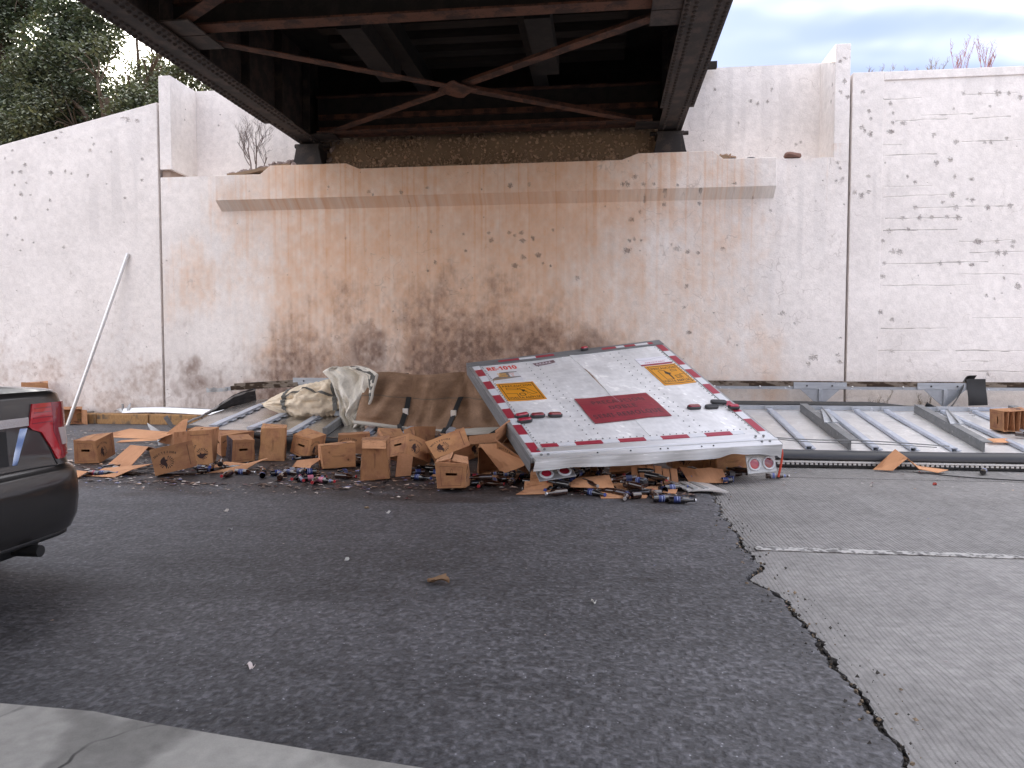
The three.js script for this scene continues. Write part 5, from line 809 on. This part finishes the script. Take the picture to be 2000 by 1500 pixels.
card('zigzag folded card divider at the left lamp plate', [[[-.80, .01, 5.78], [-.52, .01, 5.72]], [[-.74, .03, 5.66], [-.48, .03, 5.60]], [[-.74, .10, 5.60], [-.47, .10, 5.55]], [[-.70, .08, 5.50], [-.44, .08, 5.46]], [[-.70, .16, 5.44], [-.43, .16, 5.40]], [[-.66, .19, 5.30], [-.40, .20, 5.26]]]);
card('card sheet under the pile of bottles', [[[-.02, .01, 5.86], [.38, .01, 5.80]], [[-.06, .02, 5.62], [.42, .02, 5.58]]]);
card('pale card sheet draped across the bottle pile', [[[-.36, .06, 5.62], [.10, .05, 5.60]], [[-.26, .11, 5.42], [.05, .15, 5.44]]]);
card('curled card leaf at the front of the bottle pile', [[[.18, .02, 5.66], [.36, .03, 5.58]], [[.08, .07, 5.48], [.30, .09, 5.44]], [[.02, .06, 5.30], [.18, .05, 5.28]]]);
card('wide flat card sheet beside the aluminium plate', [[[.30, .012, 5.62], [.50, .02, 5.55], [.66, .012, 5.58]], [[.36, .03, 5.42], [.55, .02, 5.36], [.70, .03, 5.38]], [[.43, .02, 5.28], [.60, .03, 5.22], [.76, .015, 5.22]]]);
card('wavy card sheet propped under the trailer sill', [[[.84, .02, 4.98], [.98, .02, 5.02], [1.10, .01, 4.96], [1.22, .02, 4.98]], [[.76, .15, 4.84], [.92, .12, 4.80], [1.06, .14, 4.82], [1.2, .12, 4.78]]]);
card('cardboard sheet hanging under the middle of the sill', [[[.05, .10, 4.98], [.40, .12, 4.90]], [[.08, .19, 4.86], [.44, .20, 4.78]]]);
for (let i = 0; i < 6; i++) card(`card divider tooth ${['against the bottles', 'second from the bottles', 'third of the row', 'fourth of the row', 'fifth of the row', 'nearest the wavy sheet'][i]} standing below the sill`, [[[.28 + i * .078, .02, 5.20 - i * .02], [.345 + i * .078, .012, 5.17 - i * .02]], [[.265 + i * .078, .185 - (i > 3 ? .03 : 0), 5.10 - i * .02], [.335 + i * .078, .175 - (i > 3 ? .03 : 0), 5.08 - i * .02]]], 1, 'divider_card');
card('bent cardboard tent leaning on the black lower rail', [[[2.95, .01, 3.92], [3.12, .02, 4.02]], [[3.20, .235, 3.86], [3.30, .15, 3.95]], [[3.42, .06, 3.90], [3.40, .04, 4.0]], [[3.72, .03, 3.96], [3.55, .02, 4.10]]]);
card('small card scrap on the flattened sidewall', [[[4.50, ySide(3.2) + .03, 3.20], [4.78, ySide(3.2) + .03, 3.22]], [[4.50, ySide(3.05) + .04, 3.05], [4.74, ySide(3.05) + .05, 3.06]]]);
card('card flap leaning on the hem tube behind the slotted carton', [[[-1.60, .20, 3.80], [-1.25, .24, 3.82]], [[-1.62, .29, 3.72], [-1.28, .34, 3.74]]], 1);
card('small card scrap near the lone carton', [[[-1.80, .01, 4.92], [-1.66, .01, 4.95]], [[-1.78, .03, 4.82], [-1.66, .02, 4.84]]]);

// ================================================================ bottles
const glassM = phys({ color: lin(.035, .013, .008), roughness: .07, clearcoat: 1, clearcoatRoughness: .05 });
const glassD = phys({ color: lin(.014, .012, .014), roughness: .09, clearcoat: 1, clearcoatRoughness: .05 });
const capM = { silver: std({ color: lin(.62, .62, .64), roughness: .3, metalness: .8 }), red: std({ color: lin(.40, .03, .04), roughness: .4 }), blue: std({ color: lin(.04, .07, .30), roughness: .4 }) };
const labelM = { blue: std({ map: canvasTex(128, 64, (x, w, h) => { x.fillStyle = '#26356e'; x.fillRect(0, 0, w, h); x.fillStyle = '#aab2d0'; x.fillRect(0, 4, w, 4); x.fillStyle = '#8f9cc4'; x.fillRect(34, 24, 40, 10); x.fillStyle = '#182248'; x.fillRect(80, 0, 40, h); }), roughness: .45 }), red: std({ map: canvasTex(128, 64, (x, w, h) => { x.fillStyle = '#8c1f30'; x.fillRect(0, 0, w, h); x.fillStyle = '#c8bcbc'; x.fillRect(20, 8, 50, 6); x.fillStyle = '#2c447e'; x.fillRect(0, 46, w, 18); }), roughness: .45 }), white: std({ map: canvasTex(128, 64, (x, w, h) => { x.fillStyle = '#8e9098'; x.fillRect(0, 0, w, h); x.fillStyle = '#5a68a8'; x.fillRect(20, 18, 84, 24); }), roughness: .45 }), pink: std({ color: lin(.62, .20, .28), roughness: .5 }) };
const bottleG = new THREE.LatheGeometry([[0, 0], [.028, 0], [.0305, .004], [.0305, .125], [.027, .145], [.0165, .175], [.0135, .20], [.0135, .222], [.0145, .223], [.0145, .229], [0, .229]].map(p => new THREE.Vector2(...p)), 14);
const bandG = new THREE.CylinderGeometry(.0311, .0311, .056, 16, 1, true), neckG = new THREE.CylinderGeometry(.0150, .0200, .034, 14, 1, true), lidG = new THREE.CylinderGeometry(.0155, .0165, .009, 12);
bandG.translate(0, .072, 0); neckG.translate(0, .187, 0); lidG.translate(0, .231, 0);
const brokeG = new THREE.LatheGeometry([[0, 0], [.028, 0], [.0305, .004], [.0305, .085], [.028, .084], [.027, .006], [0, .006]].map(p => new THREE.Vector2(...p)), 12);
const BOT = {};
function bottleAt(kind, x, y, z, yaw, pitch, roll, lab, grp) {
  if (!BOT[kind]) {
    const t = new THREE.Group(); const [g, l, c, broken] = kind.split('-');
    part(t, 'glass', broken ? brokeG : bottleG, g === 'amber' ? glassM : glassD); if (l !== 'plain') part(t, 'body_label', bandG, labelM[l]); if (!broken) { if (l === 'white' || l === 'pink') part(t, 'neck_label', neckG, labelM.white); part(t, 'crown_cap', lidG, capM[c]); }
    BOT[kind] = t;
  }
  const o = BOT[kind].clone(); o.name = numbered('beer_bottle'); scene.add(o); o.userData = { label: lab, category: 'bottle', group: grp };
  o.quaternion.setFromEuler(new THREE.Euler(0, yaw, 0)).multiply(new THREE.Quaternion().setFromEuler(new THREE.Euler(Math.PI / 2 + pitch, 0, 0))).multiply(new THREE.Quaternion().setFromEuler(new THREE.Euler(0, roll, 0)));
  o.position.set(x, y, z); return o;
}
{
  const r = rng(801), kinds = ['amber-plain-silver', 'dark-plain-blue', 'dark-blue-blue', 'amber-plain-red', 'dark-plain-silver', 'amber-white-silver', 'amber-blue-silver', 'dark-red-red', 'dark-plain-red', 'amber-plain-silver-broken', 'dark-blue-silver-broken'];
  const heap = (n, x0, x1, z0, z1, lab, grp, hgt = 0) => { const put = []; let tries = 0, c = 0; while (c < n && tries++ < n * 40) { const x = mix(x0, x1, r()), z = mix(z0, z1, r()), yaw = r() * 6.283; let lv = 0; const mx = x + Math.sin(yaw) * .115, mz = z + Math.cos(yaw) * .115; for (const p of put) { if (Math.hypot(p[0] - mx, p[1] - mz) < .10) lv = Math.max(lv, p[2] + 1); } if (lv > hgt) continue; put.push([mx, mz, lv]); const kd = kinds[Math.floor(r() * kinds.length)], [kg, kl, kc, kb] = kd.split('-'); bottleAt(kd, x, .0345 + lv * .052, z, yaw, (r() - .5) * .05 * (lv ? 4 : 1), r() * 6.28, `${kg === 'amber' ? 'amber' : 'dark'} ${kb ? 'broken ' : ''}bottle ${kl === 'plain' ? 'without label' : 'with ' + kl + ' label'}, ${kb ? '' : kc + ' cap, '}${lab}`, grp); c++; } };
  heap(58, -.62, .62, 4.95, 5.72, 'in the heap below the trailer sill', 'bottles heaped below the sill', 2);
  heap(8, .10, .45, 5.55, 5.85, 'by the wide flat card', 'bottles at the front of the heap');
  heap(16, -1.30, -.72, 4.90, 5.40, 'beside the lone carton', 'bottles beside the lone carton', 1);
  heap(9, -4.38, -3.85, 4.75, 5.20, 'before the upright open carton', 'bottles in front of the open carton', 1);
  heap(12, -3.30, -2.62, 4.95, 5.45, 'before the brown carton', 'bottles before the brown carton', 1);
  heap(5, -3.75, -3.35, 4.85, 5.20, 'before the hole punched carton', 'bottles before the hole punched carton');
  heap(5, -5.75, -5.20, 4.95, 5.45, 'by the frayed card strip', 'bottles by the frayed strip');
  heap(6, -2.05, -1.70, 4.35, 4.95, 'beside the leaning carton', 'bottles beside the leaning carton');
  heap(14, .62, 1.55, 4.50, 4.95, 'under the right half of the sill', 'bottles under the right of the sill', 1);
  heap(10, -3.7, -2.6, 3.9, 4.3, 'between cartons below the curtain', 'bottles between the cartons');
  heap(6, -5.7, -4.9, 3.6, 4.2, 'behind the emblem carton', 'bottles behind the emblem carton');
  for (let i = 0; i < 5; i++) bottleAt(kinds[i], 4.98 + .07 * i, ySide(2.75) + .05, 2.78 + .05 * (i % 2), 1.2 + i * .5, .05, i, 'beer bottle on the flattened sidewall by the divider carton', 'bottles on the flattened sidewall');
  for (const [x, z, yw] of [[-3.02, 5.36, 2.1], [-2.86, 5.40, 1.2], [-3.10, 5.28, .6]]) bottleAt('dark-pink-red', x, .0345, z, yw, 0, 1, 'beer bottle with pink label in the scatter before the brown carton', 'pink labelled bottles');
  bottleAt('dark-blue-blue', .43, .0345, 5.95, 1.75, 0, 2, 'dark blue labelled bottle lying apart in front of the heap', undefined); bottleAt('dark-blue-silver', .56, .0345, 5.98, 1.55, 0, 1, 'second dark bottle side by side with the blue labelled one apart from the heap', undefined);
  bottleAt('amber-white-silver', 1.66, .0345, 4.62, 1.6, 0, .5, 'blue and white labelled bottle under the right lamp plate', undefined);
  bottleAt('dark-white-silver', 4.0, .0345, 4.10, 2.6, 0, 1, 'bottle with bright cap lying before the black lower rail', undefined);
  bottleAt('dark-white-silver', -5.50, .0345, 3.95, 1.5, 0, 1, 'silver labelled bottle beside the pointed cardboard flap', undefined);
  bottleAt('dark-blue-blue', -1.95, .0345, 5.12, 1.2, 0, 1, 'blue labelled bottle just right of the upright carton with lifted flap', undefined); bottleAt('dark-red-red', -5.72, .0345, 5.2, .2, 0, 1, 'red capped bottle between the car bumper and the frayed strip', undefined);
}
// broken glass, label scraps and splinters
{
  const r = rng(821), pos = [], col = [];
  const pal = [[.02, .010, .007], [.03, .014, .010], [.07, .03, .02], [.20, .12, .085], [.12, .03, .035], [.55, .50, .46], [.42, .28, .20], [.03, .03, .035], [.14, .17, .34], [.5, .4, .34]];
  const add = (x, z, s, c, y0 = .007) => { const n = 3 + Math.floor(r() * 3), a0 = r() * 6.28, tl = (r() - .5) * .6, P = []; for (let k = 0; k < n; k++) { const a = a0 + k / n * 6.283, q = s * (.5 + .8 * r()); P.push([x + Math.cos(a) * q, y0 + .002 + Math.abs(Math.sin(a + tl)) * q * .35 * r(), z + Math.sin(a) * q * .7]); } for (let k = 1; k < n - 1; k++) for (const t of [P[0], P[k + 1], P[k]]) { pos.push(...t); col.push(...c); } };
  const zone = (n, x0, x1, z0, z1, smin, smax) => { for (let i = 0; i < n; i++) { const x = mix(x0, x1, r()), z = mix(z0, z1, r()); if (fbm(x * 1.7, z * 1.7, 3, 823) < .36) continue; const k = .7 + .7 * r(), c = pal[Math.floor(Math.pow(r(), 1.15) * pal.length)]; add(x, z, mix(smin, smax, Math.pow(r(), 2.5)), c.map(v => v * k)); } };
  zone(4200, -6.4, -2.2, 3.4, 5.75, .007, .045); zone(1800, -2.2, .9, 4.2, 5.65, .007, .04); zone(1300, -9.0, -5.2, 1.2, 4.6, .008, .05); zone(260, 1.2, 4.8, 3.95, 5.4, .005, .022); zone(700, -6.0, -1.5, 5.5, 6.1, .005, .024); zone(200, -4, 3.0, 6.0, 9.8, .004, .011); zone(900, -.7, .8, 4.8, 5.75, .008, .03);
  for (let i = 0; i < 30; i++) { const x = 4.3 + r() * 1.6, z = 1.1 + r() * 1.6; add(x, z, .012 + .02 * r(), [.03, .03, .03], ySide(z) + .022); }
  const g = new THREE.BufferGeometry(); g.setAttribute('position', new THREE.Float32BufferAttribute(pos, 3)); g.setAttribute('color', new THREE.Float32BufferAttribute(col, 3)); g.setAttribute('uv', new THREE.Float32BufferAttribute(new Float32Array(pos.length / 3 * 2), 2)); g.computeVertexNormals();
  solo('broken_glass', g, std({ vertexColors: true, roughness: .3, side: THREE.DoubleSide }), 'broken brown glass and label scraps littering the road', 'debris', [0, 0, 0], undefined, 'stuff');
}
{ // crumbled asphalt and dirt along the open edge
  const r = rng(827), L = []; const gs = [new THREE.OctahedronGeometry(1, 0), new THREE.TetrahedronGeometry(1, 0)];
  for (let i = 0; i < 900; i++) { const z = 5.2 + 5.6 * Math.pow(r(), .8), out = r() < .75; const x = edgeX(z) + (out ? .012 + (r() - .5) * .035 : (r() - .4) * .30), s = .003 + .010 * Math.pow(r(), 2.5); const g = gs[i % 2].clone(); g.scale(s, s * .7, s); g.rotateY(r() * 6); g.rotateX(r() * 6); g.translate(x, out ? -.026 + .02 * r() : .004, z); const k = .6 + .8 * r(), w = r() < .3 ? [.22, .17, .12] : [.06, .055, .05]; L.push(paint(g.index ? g.toNonIndexed() : g, w.map(v => v * k))); }
  solo('gravel_crumbs', merge(L), std({ vertexColors: true, roughness: .95 }), 'asphalt crumbs and dirt along the ragged road edge', 'gravel', [0, 0, 0], undefined, 'stuff');
}
// ================================================================ small things
{
  const pl = solo('aluminium_plate', (() => { const g = sheet((u, v) => V(mix(.655, 1.02, u) + .12 * (1 - v) * 1.0 - .0, .030 + .012 * Math.sin(u * 3), mix(5.50, 5.10, v) + .02 * u), 10, 6, .014); g.translate(-.85, 0, -5.3); return g; })(), aluM, 'flat ribbed aluminium plate lying at the asphalt edge', 'metal plate', [.85, 0, 5.3]);
  for (let k = 0; k < 3; k++) { part(pl, 'rib', bar([-.10 + k * .10, .045, .17], [-.20 + k * .10, .045, -.16], .045, .008), aluRough); }
  const po = thing('metal_pole', 'long thin metal pole leaning against the white wall', 'pole', [-9.32, 0, .62]);
  const d = V(-8.50, 3.05, .03).sub(V(-9.32, .004, .62)), L = d.length(); const q = new THREE.Quaternion().setFromUnitVectors(V(0, 1, 0), d.clone().normalize());
  const tb = new THREE.LatheGeometry([[.026, 0], [.032, 0], [.032, L], [.026, L], [.026, 0]].map(p => new THREE.Vector2(...p)), 14); tb.applyQuaternion(q); part(po, 'tube', tb, aluM); const lipg = new THREE.TorusGeometry(.031, .005, 5, 14); lipg.rotateX(Math.PI / 2); lipg.translate(0, L - .05, 0); lipg.applyQuaternion(q); part(po, 'collar', lipg, aluM);
  const sl = thing('aluminium_profile', 'long bent aluminium channel lying on the kerb at the wall', 'metal profile', [-7.6, .18, .2]);
  partW(sl, 'web', sheet((u, v) => V(mix(-8.55, -6.55, u), .195 + .075 * v + .02 * Math.sin(u * 5) + .02 * u * v, .24 - .05 * v), 30, 2, .006), aluM); partW(sl, 'flange', sheet((u, v) => V(mix(-8.55, -6.55, u), .275 + .02 * Math.sin(u * 5) + .02 * u, .19 - .09 * v), 30, 2, .006), aluRough); partW(sl, 'torn_end', sheet((u, v) => V(-8.72 + .3 * u, .22 + .12 * v * u + .03 * Math.sin(u * 8), .22 - .05 * v), 8, 3, .006), aluRough); partW(sl, 'bolt', new THREE.CylinderGeometry(.02, .02, .1, 8).translate(-8.58, .30, .17), aluRough);
  const sl2 = solo('aluminium_profile', rbox(1.1, .035, .09, .006), aluRough, 'short aluminium strip on the kerb behind the car', 'metal profile', [-9.75, .20, .12]);
  // leaf and paper scraps
  const leafg = sheet((u, v) => { const a = (u - .5) * 2, w = .055 * Math.sin(Math.PI * clamp(v, .02, .98)) * (1 + .3 * Math.sin(v * 21)); return V(a * w, .006 + .02 * Math.abs(a) + .012 * Math.sin(v * 5), (v - .5) * -.14); }, 6, 12, .0015); leafg.rotateY(1.3);
  solo('dry_leaf', leafg, std({ color: lin(.26, .16, .09), roughness: .9 }), 'curled brown dry leaf on the bare asphalt', 'leaf', [-.94, .006, 8.38]);
  const sc = (x, z, s, l, c) => { s *= .75; const g = sheet((u, v) => V((u - .5) * s, .006 + .012 * Math.sin(u * 4 + v * 3), (v - .5) * -s * .7), 4, 3, .0015); g.rotateY(x * 9); solo('paper_scrap', g, std({ color: c, roughness: .8 }), l, 'paper', [x, .004, z], 'paper scraps on the road'); };
  sc(-1.477, 9.58, .045, 'small white paper scrap with pinkish print nearest the concrete island', lin(.7, .62, .6)); sc(-3.1, 6.75, .05, 'pale scrap on the asphalt between the cartons and the car lane', lin(.55, .5, .46)); sc(-1.75, 6.65, .045, 'thin whitish sliver on the asphalt seam', lin(.6, .58, .55)); sc(-.05, 8.6, .03, 'tiny white crumb on the dark asphalt', lin(.7, .7, .66)); sc(-1.98, 6.5, .05, 'tan scrap beside the whitish sliver', lin(.4, .3, .2)); sc(-1.62, 8.0, .035, 'small grey paper bit near the worn patch', lin(.5, .5, .48)); sc(2.6, 4.9, .05, 'dull scrap on the raked concrete', lin(.3, .28, .26)); sc(3.25, 4.75, .06, 'dark red plastic splinter on the raked concrete', lin(.25, .03, .02)); sc(-2.75, 7.35, .04, 'pale crumb on the seam line', lin(.5, .5, .5)); sc(3.4, 4.05, .06, 'reddish shard by the thin cable', lin(.24, .04, .03));
  solo('thin_cable', tube([[3.35, .012, 4.08], [3.75, .01, 4.32], [4.3, .012, 4.5], [5.2, .01, 4.85], [6.2, .012, 5.1]], .007, 60, 5), rubber, 'thin black cable trailing over the concrete slabs', 'cable');
  // dry stalks on the right wall
  const stalks = (name, label, x, y, z, n, h, lean, c, seed) => { const r = rng(seed), L = []; for (let i = 0; i < n; i++) { const a = r() * 6.28, d = r() * .12, H = h * (.45 + .7 * r()), p = V(Math.cos(a) * d, 0, Math.sin(a) * d), e = V(p.x + (r() - .4) * lean * H, H, p.z + (r() - .5) * .3 * H); const m = p.clone().lerp(e, .55).add(V((r() - .5) * .05, .05 * H, 0)); L.push(limb([p, m, e], .0055, .002, 5, 3)); for (let k = 0; k < 9; k++) { const q = p.clone().lerp(e, .45 + .55 * r()); L.push(limb([q, q.clone().add(V((r() - .5) * .05, .035, (r() - .5) * .04)), q.clone().add(V((r() - .5) * .10, .07 + .03 * r(), (r() - .5) * .06))], .003, .0015, 2, 3)); } } solo(name, merge(L), std({ color: c, roughness: .9 }), label, 'dry grass', [x, y, z], 'dry weeds on and below the right wall'); };
  const rd = lin(.30, .13, .10), tn = lin(.24, .19, .13);
  stalks('dry_weed', 'tall reddish dry weed on top of the right wall', 5.62, 5.66, -.45, 9, .62, .5, rd, 831); stalks('dry_weed', 'leaning reddish dry weed further along the right wall top', 6.05, 5.66, -.5, 11, .60, .9, rd, 833); stalks('dry_weed', 'low brown weed at the far end of the wall top', 5.2, 5.66, -.4, 6, .28, 1.2, tn, 835); stalks('dry_weed', 'thin arching weed on the wall top near the pier', 4.35, 5.66, -.4, 4, .26, 1.8, tn, 837); stalks('dry_weed', 'low dry weed on the wall top between the arching and the tall one', 4.85, 5.66, -.45, 5, .22, 1.0, tn, 839);
  stalks('dry_weed', 'grass tuft at the wall foot right of the joint', 4.35, .30, .08, 6, .34, 1.0, tn, 841); stalks('dry_weed', 'sparse stalks at the wall foot behind the second bracket', 4.95, .30, .08, 5, .32, .8, tn, 843);
}

// ================================================================ car driving off to the left, only its rear corner in view
{
  const paint_ = phys({ color: lin(.034, .032, .031), roughness: .28, metalness: .45, clearcoat: 1, clearcoatRoughness: .06 });
  const blackP = std({ color: lin(.014, .014, .015), roughness: .55 }), chrome = std({ color: lin(.55, .55, .56), roughness: .25, metalness: 1 });
  const lensR = phys({ color: lin(.50, .012, .022), roughness: .12, clearcoat: 1 }), lensD = phys({ color: lin(.26, .01, .025), roughness: .12, clearcoat: 1 }), lensW = phys({ color: lin(.55, .48, .48), roughness: .12, clearcoat: 1 });
  const glass = phys({ color: lin(.012, .014, .016), roughness: .04, clearcoat: 1 });
  const LEN = 4.5, HW = .872, N = 14, ZC = 9.07, XR = -3.20;
  // local: l forward from the tail, w to the car's right (towards the wall), mapped to the world x = XR - l, z = ZC - w
  const c = thing('parked_car', 'dark grey sedan with red wraparound tail lamp and chrome boot trim', 'car', [XR - LEN / 2, 0, ZC]);
  const M = (l, y, w) => V(LEN / 2 - l, y, -w);
  const contour = (a) => { const C = Math.cos(a), S = Math.sin(a); return [LEN / 2 - Math.sign(C) * LEN / 2 * Math.pow(Math.abs(C), 2 / N), Math.sign(S) * HW * Math.pow(Math.abs(S), 2 / N)]; };
  const pts = []; { const raw = []; for (let i = 0; i <= 4000; i++) raw.push(contour(i / 4000 * Math.PI * 2)); let acc = [0]; for (let i = 1; i < raw.length; i++) acc.push(acc[i - 1] + Math.hypot(raw[i][0] - raw[i - 1][0], raw[i][1] - raw[i - 1][1])); const T = acc[acc.length - 1], n = 220; let j = 0; for (let i = 0; i <= n; i++) { const d = T * i / n; while (j < acc.length - 2 && acc[j + 1] < d) j++; pts.push(raw[j]); } pts[n] = pts[0]; }
  const put = (l, w, y, ins) => M(LEN / 2 + (l - LEN / 2) * (1 - ins / (LEN / 2)), y, w * (1 - ins / HW));
  const prof = [[.205, .16], [.225, .07], [.26, .035], [.34, .008], [.44, 0], [.53, .001], [.60, .006], [.63, .018], [.655, .040], [.70, .048], [.76, .054], [.86, .058], [.95, .060], [1.03, .064], [1.075, .074], [1.098, .092], [1.108, .120]];
  const yTop = l => l < .9 ? 1 : l > 3.3 ? mix(.90, .74, ss(3.3, 4.5, l)) : mix(1, .90, ss(.9, 1.6, l));
  const wall = (k, j) => { const [l, w] = pts[k], [y, ins] = prof[j]; const f = yTop(l); return put(l, w, y > .6 ? .6 + (y - .6) * ((1.108 * f - .6) / .508) : y, ins); };
  const pos = [], idx = [], n = pts.length, m = prof.length; for (let j = 0; j < m; j++) for (let k = 0; k < n; k++) { const p = wall(k, j); pos.push(p.x, p.y, p.z); }
  for (let j = 0; j < m - 1; j++) for (let k = 0; k < n - 1; k++) { const a = j * n + k, b = a + 1, d = a + n, e = d + 1; idx.push(a, d, b, b, d, e); }
  // deck: crown in from the shoulder
  const base = pos.length / 3, R = 8; for (let q = 0; q <= R; q++) for (let k = 0; k < n; k++) { const p = wall(k, m - 1), f = q / R; p.z *= 1 - f; p.x = mix(p.x, clamp(p.x, -LEN / 2 + .4, LEN / 2 - .3), f); p.y += .045 * Math.sin(f * Math.PI / 2); pos.push(p.x, p.y, p.z); }
  for (let q = 0; q < R; q++) for (let k = 0; k < n - 1; k++) { const a = base + q * n + k, b = a + 1, d = a + n, e = d + 1; idx.push(a, d, b, b, d, e); }
  const g = new THREE.BufferGeometry(); g.setAttribute('position', new THREE.Float32BufferAttribute(pos, 3)); g.setIndex(idx); const gm = toCreasedNormals(mergeVertices(g, 1e-4), .55);
  const body = part(c, 'body', gm, paint_);
  part(c, 'underbody', box(LEN - .5, .10, 1.4, 0, .22, 0), blackP);
  // point on the tail at side distance w and height y
  const tail = (w, y, off = 0) => { let j = 0; while (j < m - 2 && prof[j + 1][0] < y) j++; const f = clamp((y - prof[j][0]) / (prof[j + 1][0] - prof[j][0])), ins = mix(prof[j][1], prof[j + 1][1], f); const ww = Math.min(Math.abs(w), HW * .99999), l = LEN / 2 - LEN / 2 * Math.pow(1 - Math.pow(ww / HW, N), 1 / N); const p = put(l, Math.sign(w) * ww, y, ins - off); return p; };
  const skin = (w0, w1, y0, y1, off, nu = 12, nv = 10, th = .012) => sheet((u, v) => { const y = mix(y0, y1, v); return tail(mix(typeof w0 === 'function' ? w0(y) : w0, typeof w1 === 'function' ? w1(y) : w1, u), y, off); }, nu, nv, th);
  const lerpT = (T) => y => { for (let i = 0; i < T.length - 1; i++) if (y <= T[i + 1][0]) return mix(T[i][1], T[i + 1][1], clamp((y - T[i][0]) / (T[i + 1][0] - T[i][0]))); return T[T.length - 1][1]; };
  for (const s of [1, -1]) {
    const inn = lerpT([[.69, .640], [.776, .595], [.865, .53], [.89, .43], [1.03, .475]]), out = lerpT([[.69, .70], [.73, .838], [.80, .846], [1.03, .840]]), cut = y => Math.max(mix(inn(y), out(y), .3), .63);
    const a = (f) => y => s * f(y);
    const order = (f0, f1) => s > 0 ? [a(f0), a(f1)] : [a(f1), a(f0)];
    const tl = part(c, 'tail_lamp', skin(...order(inn, cut), .69, 1.03, .010, 16, 16), lensR);
    part(tl, 'side_lens', skin(...order(y => cut(y) + .002, out), .69, 1.03, .010, 14, 16), lensD);
    for (const yy of [.915, .945, .975, 1.0]) part(tl, 'lamp_rib', skin(...order(y => inn(y) + .02, y => cut(y) - .01), yy, yy + .006, .0125, 8, 1, .004), lensD);
    part(tl, 'clear_lens', skin(...order(y => mix(.70, .675, (y - .77) / .10), y => .815), .77, .875, .0135, 8, 8), lensW);
    // lid edge gap and bumper joint
    part(c, 'panel_gap', tube(Array.from({ length: 9 }, (_, i) => tail(s * mix(.640, .605, i / 8), mix(.66, .765, i / 8), .001)), .004, 24, 5), blackP);
  }
  part(c, 'boot_trim', skin(-.425, .425, .910, .958, .014, 30, 5, .02), chrome);
  part(c, 'boot_gap', tube(Array.from({ length: 21 }, (_, i) => { const f = i / 20; return tail(mix(-.64, .64, f), .665 - .012 * Math.pow(Math.abs(f - .5) * 2, 4), .001); }), .004, 60, 5), blackP);
  const rec = part(c, 'plate_recess', skin(-.27, .27, .70, .895, .003, 20, 8, .004), blackP);
  for (const s of [1, -1]) { const f0 = y => s * mix(.25, .285, (y - .70) / .195), f1 = y => s * mix(.305, .405, (y - .70) / .195); part(rec, 'recess_side', sheet((u, v) => { const y = mix(.70, .897, v), p = tail(mix(f0(y), f1(y), s > 0 ? u : 1 - u), y, .006 + .012 * (s > 0 ? u : 1 - u)); p.x -= .05 * (s > 0 ? 1 - u : u); return p; }, 6, 8, .004), std({ color: lin(.22, .25, .32), roughness: .15, metalness: .9 })); }
  part(rec, 'number_plate', rbox(.012, .15, .30, .004, LEN / 2 - .055, .80, 0), std({ color: lin(.3, .3, .3), roughness: .5 }));
  const ex = new THREE.CylinderGeometry(.034, .034, .22, 14); ex.rotateZ(Math.PI / 2); ex.translate(LEN / 2 - .12, .185, -.42); part(c, 'exhaust_pipe', ex, blackP); part(c, 'silencer', rbox(.5, .14, .5, .05, LEN / 2 - .42, .20, -.38), blackP);
  part(c, 'bumper_lip', tube(Array.from({ length: 31 }, (_, i) => { const a = mix(-.80, .80, i / 30); const p = tail(a, .24, -.01); return p; }), .022, 60, 6), blackP);
  // cabin
  const loop = (l0, l1, hw, y, k) => { const a = k * Math.PI * 2, C = Math.cos(a), S = Math.sin(a), lm = (l0 + l1) / 2; return M(lm - Math.sign(C) * (l1 - l0) / 2 * Math.pow(Math.abs(C), .5), y, Math.sign(S) * hw * Math.pow(Math.abs(S), .4)); };
  const ring = [[.55, 3.45, .76, 1.04], [.85, 3.1, .70, 1.22], [1.25, 2.75, .61, 1.39], [1.45, 2.6, .56, 1.43]];
  part(c, 'windows', sheet((u, v) => { const k = v * 3, i = Math.min(2, Math.floor(k)), f = k - i; return loop(...ring[i], u).lerp(loop(...ring[i + 1], u), f); }, 64, 9, .01), glass);
  part(c, 'roof', sheet((u, v) => { const p = loop(...ring[3], u), q = M(2.02, 1.465, 0); return p.lerp(q, v).add(V(0, .025 * Math.sin(v * 2.2), 0)); }, 64, 6, .01), paint_);
  for (const s of [1, -1]) part(c, 'pillar', sheet((u, v) => { const k = mix(.12, .16, u) * (s > 0 ? 1 : -1) + (s > 0 ? 0 : 1), kk = v * 3, i = Math.min(2, Math.floor(kk)), f = kk - i; return loop(...ring[i], k).lerp(loop(...ring[i + 1], k), f).add(V(.012, .004, -.006 * s)); }, 4, 9, .012), paint_);
  for (const l of [.98, 3.65]) for (const s of [1, -1]) { const ty = new THREE.TorusGeometry(.235, .085, 10, 28); ty.scale(1, 1, 1.15); const w = part(c, 'wheel', ty, blackP); w.position.set(LEN / 2 - l, .316, -s * .775); const rim = new THREE.CylinderGeometry(.20, .20, .10, 20); rim.rotateX(Math.PI / 2); part(w, 'rim', rim, std({ color: lin(.4, .4, .41), roughness: .35, metalness: .8 })); }
}
scene.traverse(o => { if (o.isMesh) { o.castShadow = true; o.receiveShadow = true; } });
renderer.render(scene, camera);
